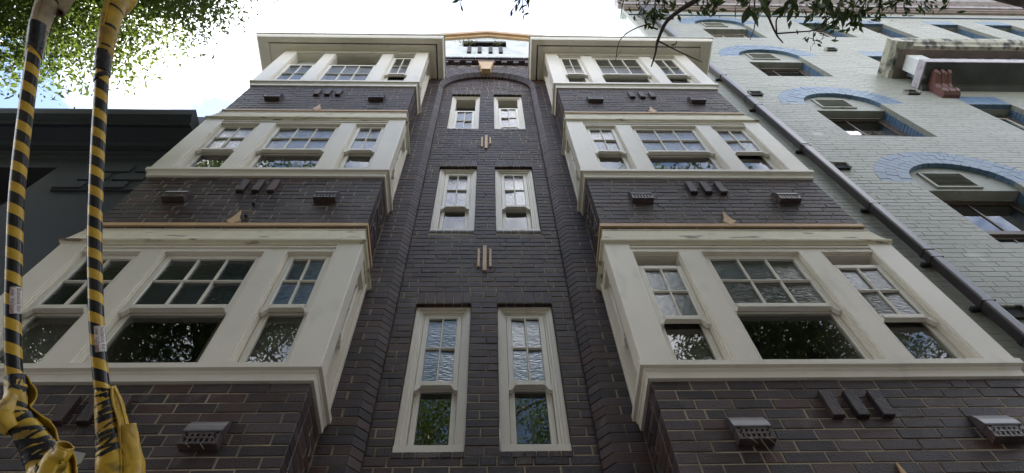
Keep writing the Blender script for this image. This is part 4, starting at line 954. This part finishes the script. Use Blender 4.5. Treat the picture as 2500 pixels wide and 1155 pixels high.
weed('trailing green weed rooted in the left end of the gable slot', (-0.42, -0.09, 16.18), 10, 0.07, 0.10)
weed('green weed in the right part of the gable slot', (0.20, -0.09, 16.20), 8, 0.06, 0.08)
weed('straggly weed on the cornice of the sage green building', (12.6, -0.46, 22.1), 16, 0.12, 0.22)

# ------------------------------------------------------------------ covered cables
BS = 0.53
def hose_mesh(path, rads, name, parent, m, seg=24):
    P = [Vector(p) for p in path]; vs = []; uvs = []; fs = []; ln = 0
    camv = Vector(CAM)
    for i, p in enumerate(P):
        t = (P[min(i + 1, len(P) - 1)] - P[max(i - 1, 0)]).normalized()
        if i: ln += (p - P[i - 1]).length
        back = (p - camv); back = (back - t * back.dot(t)).normalized(); side = t.cross(back)
        for k in range(seg + 1):
            a_ = 2 * math.pi * k / seg; vs.append(p + (back * math.cos(a_) + side * math.sin(a_)) * rads[i]); uvs.append((k / seg, ln))
    n = seg + 1
    for i in range(len(P) - 1):
        for k in range(seg): fs.append((i * n + k, i * n + k + 1, (i + 1) * n + k + 1, (i + 1) * n + k))
    me = bpy.data.meshes.new(name); me.from_pydata([tuple(v) for v in vs], [], fs); me.materials.append(m); u = me.uv_layers.new(name='UVMap')
    for l_ in me.loops: u.data[l_.index].uv = uvs[l_.vertex_index]
    me.polygons.foreach_set('use_smooth', [True] * len(me.polygons)); me.update(); return link(name, me, parent)
def blanket(path, rads, parent, m, name='rubber_blanket', seed=0, turn=1.25, flap=0.0, amp=0.12, start=0.3, seg=40, flare=0.0):
    """a rubber sheet wrapped round the cable: an open spiral section with folds"""
    P = catmull(path, 8); n = len(P); Rr = BS * np.interp(np.linspace(0, 1, n), np.linspace(0, 1, len(rads)), rads); P = [Vector(p) for p in P]; camv = Vector(CAM)
    rings = []
    for i, p in enumerate(P):
        t = (P[min(i + 1, n - 1)] - P[max(i - 1, 0)]).normalized(); back = (p - camv); back = (back - t * back.dot(t)).normalized(); side = t.cross(back); r_ = []
        for k in range(seg + 1):
            f_ = k / seg; a_ = (start + f_ * turn) * 2 * math.pi; nn = mnoise.noise(Vector((math.cos(a_) * 1.1 + seed, math.sin(a_) * 1.1, i * 0.16 + f_ * 1.2))) * amp
            fo = (0.5 - abs(mnoise.noise(Vector((math.cos(a_) * 2.6 + seed * 2, math.sin(a_) * 2.6, i * 0.30 + f_ * 2.5))))) * amp * 0.9 - amp * 0.3
            rr = Rr[i] * (1 + nn + fo + 0.10 * f_) + flap * max(0, f_ - 0.86) / 0.14 * (0.6 + 0.4 * math.sin(i * 0.35 + seed)) + 0.003 * f_
            q = p + (back * math.cos(a_) + side * math.sin(a_)) * rr; r_.append(tuple(q))
        rings.append(r_)
    mbb = MB(); mbb.sweep(rings, m, closed=False); o = mbb.build(name, parent, smooth=True)
    sm = o.modifiers.new('thick', 'SOLIDIFY'); sm.thickness = 0.005; sm.offset = 1; return o
def band(path, rads, t0, parent, m, width=0.016, tilt=0.4, grow=1.13, name='tape_band', tdir=1, amp=0.0, seed=0, start=0.0, arc=1.0):
    P = catmull(path, 8); n = len(P); Rr = BS * np.interp(np.linspace(0, 1, n), np.linspace(0, 1, len(rads)), rads); camv = Vector(CAM)
    i = int(t0 * (n - 1)); p = Vector(P[i]); t = (Vector(P[min(i + 1, n - 1)]) - Vector(P[max(i - 1, 0)])).normalized(); back = (p - camv); back = (back - t * back.dot(t)).normalized(); side = t.cross(back)
    seg = 40; vs = []
    for k in range(seg + 1):
        a_ = 2 * math.pi * (start + arc * k / seg); off = tilt * Rr[i] * math.sin(a_) * tdir
        nn = mnoise.noise(Vector((math.cos(a_) * 1.1 + seed, math.sin(a_) * 1.1, i * 0.16 + 0.3))) * amp
        for (dw, dr) in ((-width / 2, 0), (width / 2, 0), (width / 2, 0.003), (-width / 2, 0.003)):
            vs.append(tuple(p + t * (off + dw) + (back * math.cos(a_) + side * math.sin(a_)) * (Rr[i] * grow * (1 + nn) + dr)))
    mbb = MB(); mbb.sweep([vs[4 * k:4 * k + 4] for k in range(seg + 1)], m, closed=True, caps=False); return mbb.build(name, parent)
def label_at(path, frac, parent, rad, wdt=0.26, h=0.047):
    P = [Vector(p) for p in path]; i = int(frac * (len(P) - 1)); camv = Vector(CAM); p = P[i]; t = (P[i + 1] - P[i - 1]).normalized(); back = (p - camv); back = (back - t * back.dot(t)).normalized(); side = t.cross(back)
    if side.dot(Vector(rt)) < 0: side = -side
    if t.z < 0: t = -t
    rows = []; n = 12
    for k in range(n + 1):
        a_ = (-0.35 + 1.45 * k / n)           # radians from facing the viewer towards the right
        v = side * math.sin(a_) - back * math.cos(a_); rows.append((v, a_))
    lab = MB(); lab.sweep([[tuple(p + v * (rad + 0.001) - t * h), tuple(p + v * (rad + 0.001) + t * h), tuple(p + v * (rad + 0.0022) + t * h), tuple(p + v * (rad + 0.0022) - t * h)] for v, _ in rows], LAB); lo = lab.build('warning_label', parent)
    for txt, ang, size in (('Suitable for', 0.62, 0.0185), ('Low Voltage', -0.05, 0.0185)):
        cu = bpy.data.curves.new('lettering', 'FONT'); cu.body = txt; cu.size = size; cu.align_x = 'CENTER'; cu.align_y = 'CENTER'; cu.offset = 0.0001
        tmp = bpy.data.objects.new('lettering', cu); COL.objects.link(tmp); dg = bpy.context.evaluated_depsgraph_get(); me = bpy.data.meshes.new_from_object(tmp.evaluated_get(dg)); bpy.data.objects.remove(tmp)
        me.materials.clear(); me.materials.append(RED)
        for v_ in me.vertices:                  # wrap the letters round the hose; they read downwards
            x, y = v_.co.x, v_.co.y; a_ = ang + y / rad; v = side * math.sin(a_) - back * math.cos(a_); v_.co = p - t * x + v * (rad + 0.0030)
        me.update(); link('lettering', me, lo)
def cable(label, base, mid, top, bot, HR, labf, nm):
    t = empty('covered_cable', base, label, 'cable', 'striped cable covers hanging in front of the left bay')
    P = catmull(mid, 10); hose_mesh(P, [HR] * len(P), 'striped_hose', t, HOSE); label_at(P, labf, t, HR)
    return t
HR = 0.0255
A = [at(38, 960, 2.82), at(32, 858, 2.84), at(31.5, 760, 2.87), at(34, 640, 2.92), at(39, 500, 2.99), at(48, 400, 3.06), at(66, 250, 3.17), at(84, 120, 3.28), at(92, 60, 3.32)]
ca = cable('left striped cable cover, ending in a crumpled yellow rubber wrap', tuple(A[3]), A, None, None, HR, 0.285, 0)
Bp = [at(256, 990, 2.82), at(247, 928, 2.83), at(241, 859, 2.85), at(236, 790, 2.87), at(234, 740, 2.89), at(231, 600, 2.97), at(234, 469, 3.04), at(240, 332, 3.14), at(246, 240, 3.2), at(252, 140, 3.27), at(256, 100, 3.3)]
cb = cable('right striped cable cover, nearer the bay windows, with a wide yellow wrap at its foot', tuple(Bp[4]), Bp, None, None, HR, 0.245, 1)
# upper blankets
ua = [at(80, 150, 3.27), at(92, 85, 3.32), at(110, 25, 3.38), at(135, -40, 3.45), at(165, -120, 3.55)]
blanket(ua, [0.040, 0.048, 0.056, 0.062, 0.065], ca, OLDY, seed=2, flap=0.0, amp=0.10, turn=1.1)
ua2 = [at(140, 30, 3.40), at(150, 0, 3.44), at(165, -40, 3.5), at(185, -100, 3.6)]
blanket(ua2, [0.035, 0.06, 0.07, 0.06], ca, OLDY, seed=6, amp=0.2)
for t0, tl, w_ in ((0.10, 0.5, 0.03), (0.30, 0.1, 0.006), (0.62, 0.2, 0.007)): band(ua, [0.040, 0.048, 0.056, 0.062, 0.065], t0, ca, TAPE, w_, tl, 1.16)
band(A, [HR / BS] * 9, 0.94, ca, TAPE, 0.10, 0.2, 1.06); band(A, [HR / BS] * 9, 0.885, ca, TAPE, 0.022, 0.9, 1.06)
ub = [at(252, 165, 3.26), at(261, 100, 3.3), at(273, 45, 3.36), at(290, -10, 3.42), at(315, -90, 3.52)]
blanket(ub, [0.040, 0.048, 0.056, 0.062, 0.066], cb, YEL, seed=4, amp=0.06, turn=1.1)
ub2 = [at(290, 45, 3.42), at(302, 15, 3.46), at(318, -15, 3.5), at(340, -90, 3.6)]
blanket(ub2, [0.012, 0.045, 0.055, 0.055], cb, YEL, seed=9, amp=0.12)
for t0, tl, w_ in ((0.20, 0.25, 0.008), (0.38, 0.3, 0.012), (0.62, 0.35, 0.008), (0.84, 0.4, 0.008)): band(ub, [0.040, 0.048, 0.056, 0.062, 0.066], t0, cb, TAPE, w_, tl, 1.14)
band(Bp, [HR / BS] * 11, 0.895, cb, TAPE, 0.085, 0.15, 1.07); band(Bp, [HR / BS] * 11, 0.85, cb, TAPE, 0.02, -0.5, 1.07)
# lower wraps, left
la = [at(38, 925, 2.82), at(40, 965, 2.80), at(36, 1005, 2.76), at(62, 1045, 2.72), at(92, 1085, 2.70), at(112, 1125, 2.68), at(118, 1170, 2.66), at(110, 1290, 2.62)]
lr = [0.044, 0.052, 0.058, 0.060, 0.074, 0.086, 0.098, 0.09]
blanket(la, lr, ca, YEL, seed=11, amp=0.17, turn=1.2, flap=0.02, start=0.1)
la2 = [at(30, 975, 2.78), at(14, 1000, 2.74), at(6, 1022, 2.72), at(30, 1050, 2.7)]
blanket(la2, [0.03, 0.045, 0.05, 0.03], ca, YEL, seed=14, amp=0.2)
la3 = [at(95, 1230, 2.66), at(112, 1170, 2.64), at(134, 1128, 2.62), at(150, 1105, 2.61), at(160, 1088, 2.60)]
blanket(la3, [0.055, 0.060, 0.055, 0.046, 0.036], ca, YEL, seed=17, amp=0.18, flap=0.03)
random.seed(3)
for k in range(9): band(la, lr, 0.30 + k * 0.055, ca, TAPE, random.uniform(0.006, 0.013), random.uniform(-0.3, 1.0), 1.17, amp=0.17, seed=11)
for t0, tl, w_, st_ in ((0.05, 0.1, 0.045, 0), (0.13, 0.3, 0.03, 0), (0.28, 0.6, 0.022, 0), (0.40, 0.3, 0.016, 0), (0.47, 0.8, 0.018, 0), (0.58, 0.9, 0.018, 0), (0.66, 0.15, 0.016, 0), (0.74, 0.5, 0.012, 0)): band(la, lr, t0, ca, TAPE, w_, tl, 1.15, amp=0.17, seed=11)
for t0, tl, w_ in ((0.3, 0.8, 0.015), (0.62, 0.7, 0.02)): band(la3, [0.055, 0.066, 0.05, 0.055, 0.05], t0, ca, TAPE, w_, tl, 1.15, amp=0.18, seed=17)
# lower wraps, right
lbp = [at(252, 950, 2.80), at(256, 990, 2.79), at(262, 1040, 2.77), at(268, 1085, 2.75), at(276, 1130, 2.73), at(282, 1180, 2.72), at(285, 1300, 2.68)]
lrr = [0.037, 0.047, 0.056, 0.064, 0.080, 0.098, 0.10]
blanket(lbp, lrr, cb, YEL, seed=21, amp=0.10, turn=1.2, flap=0.012, start=0.2)
lb2 = [at(322, 1260, 2.66), at(320, 1170, 2.70), at(317, 1110, 2.72), at(312, 1070, 2.74), at(310, 1040, 2.75)]
lb3 = [at(268, 948, 2.80), at(280, 985, 2.79), at(290, 1025, 2.78), at(296, 1060, 2.77)]
blanket(lb3, [0.022, 0.032, 0.036, 0.034], cb, YEL, seed=33, amp=0.14, turn=1.1)
blanket(lb2, [0.075, 0.070, 0.058, 0.048, 0.044], cb, YEL, seed=27, amp=0.16, turn=1.1)
for t0, tl, w_ in ((0.03, 0.5, 0.014), (0.09, -0.2, 0.022), (0.17, -0.35, 0.02), (0.24, -0.5, 0.018), (0.31, -0.3, 0.014), (0.43, -0.2, 0.014), (0.50, -0.9, 0.012), (0.60, -0.25, 0.015)): band(lbp, lrr, t0, cb, TAPE, w_, tl, 1.17, amp=0.08, seed=21)
for k in range(6): band(lbp, lrr, 0.10 + k * 0.09, cb, TAPE, random.uniform(0.006, 0.012), random.uniform(-0.7, 0.2), 1.17, amp=0.08, seed=21)
# the bare cables run on: up to the pole behind the viewer, down to the wall below the frame
for root, a_, b_, pole, wall in ((ca, ua[-1], la[-1], (-3.2, -5.0, 7.4), (-1.9, YB, 2.5)), (cb, ub[-1], lbp[-1], (-2.9, -5.0, 7.4), (-1.7, YB, 2.5))):
    q = MB(); limb(q, [np.array(a_), (np.array(a_) + np.array(pole)) / 2 + np.array([0, 0, -0.15]), np.array(pole)], 0.014, 0.014, TAPE, 8, 8); limb(q, [np.array(b_), (np.array(b_) + np.array(wall)) / 2, np.array(wall)], 0.014, 0.014, TAPE, 8, 8); q.build('bare_cable', root, smooth=True)
pol = empty('utility_pole', (-3.05, -5.0, 0), 'grey timber utility pole at the kerb carrying the cables', 'pole')
q = MB(); limb(q, [(-3.05, -5.0, -0.1), (-3.05, -5.0, 4), (-3.05, -5.0, 8.4)], 0.14, 0.11, BARK, 14, 4); q.build('shaft', pol, smooth=True)
q = MB(); q.box(-3.9, -2.2, -5.0, -4.9, 7.3, 7.42, BARK, 0.01); q.build('crossarm', pol)

# ------------------------------------------------------------------ unseen terrace added behind the viewer to shade the lower floors
ob = empty('added_shade_terrace', (0, -19, 0), 'unseen brown brick terrace added across the road to shade the lower floors', 'building')
q = MB(); wins = [(x, x + 1.3, z, z + 1.8) for x in range(-28, 29, 4) for z in (1.2, 5.0, 8.8)]
q.box(-32, 32, -30, -19.3, 0, 12.2, BR); sheet(q, -32, 32, 0, 12.2, -19.0, wins, BR); q.build('wall', ob)
q = MB(); q.box(-32.2, 32.2, -19.5, -18.6, 12.21, 12.6, CREAM, 0.02); q.build('cornice', ob)
for (a_, b_, c_, d_) in wins:
    q = MB(); q.box(a_, a_ + 0.08, -19.15, -19.05, c_, d_, SASH); q.box(b_ - 0.08, b_, -19.15, -19.05, c_, d_, SASH); q.box(a_ + 0.08, b_ - 0.08, -19.15, -19.05, d_ - 0.08, d_, SASH); q.box(a_ + 0.08, b_ - 0.08, -19.15, -19.05, c_, c_ + 0.1, SASH); f_ = q.build('window', ob)
    q = MB(); q.add([(a_, -19.12, c_), (b_, -19.12, c_), (b_, -19.12, d_), (a_, -19.12, d_)], [(0, 1, 2, 3)], RIPPLE); q.build('pane', f_)
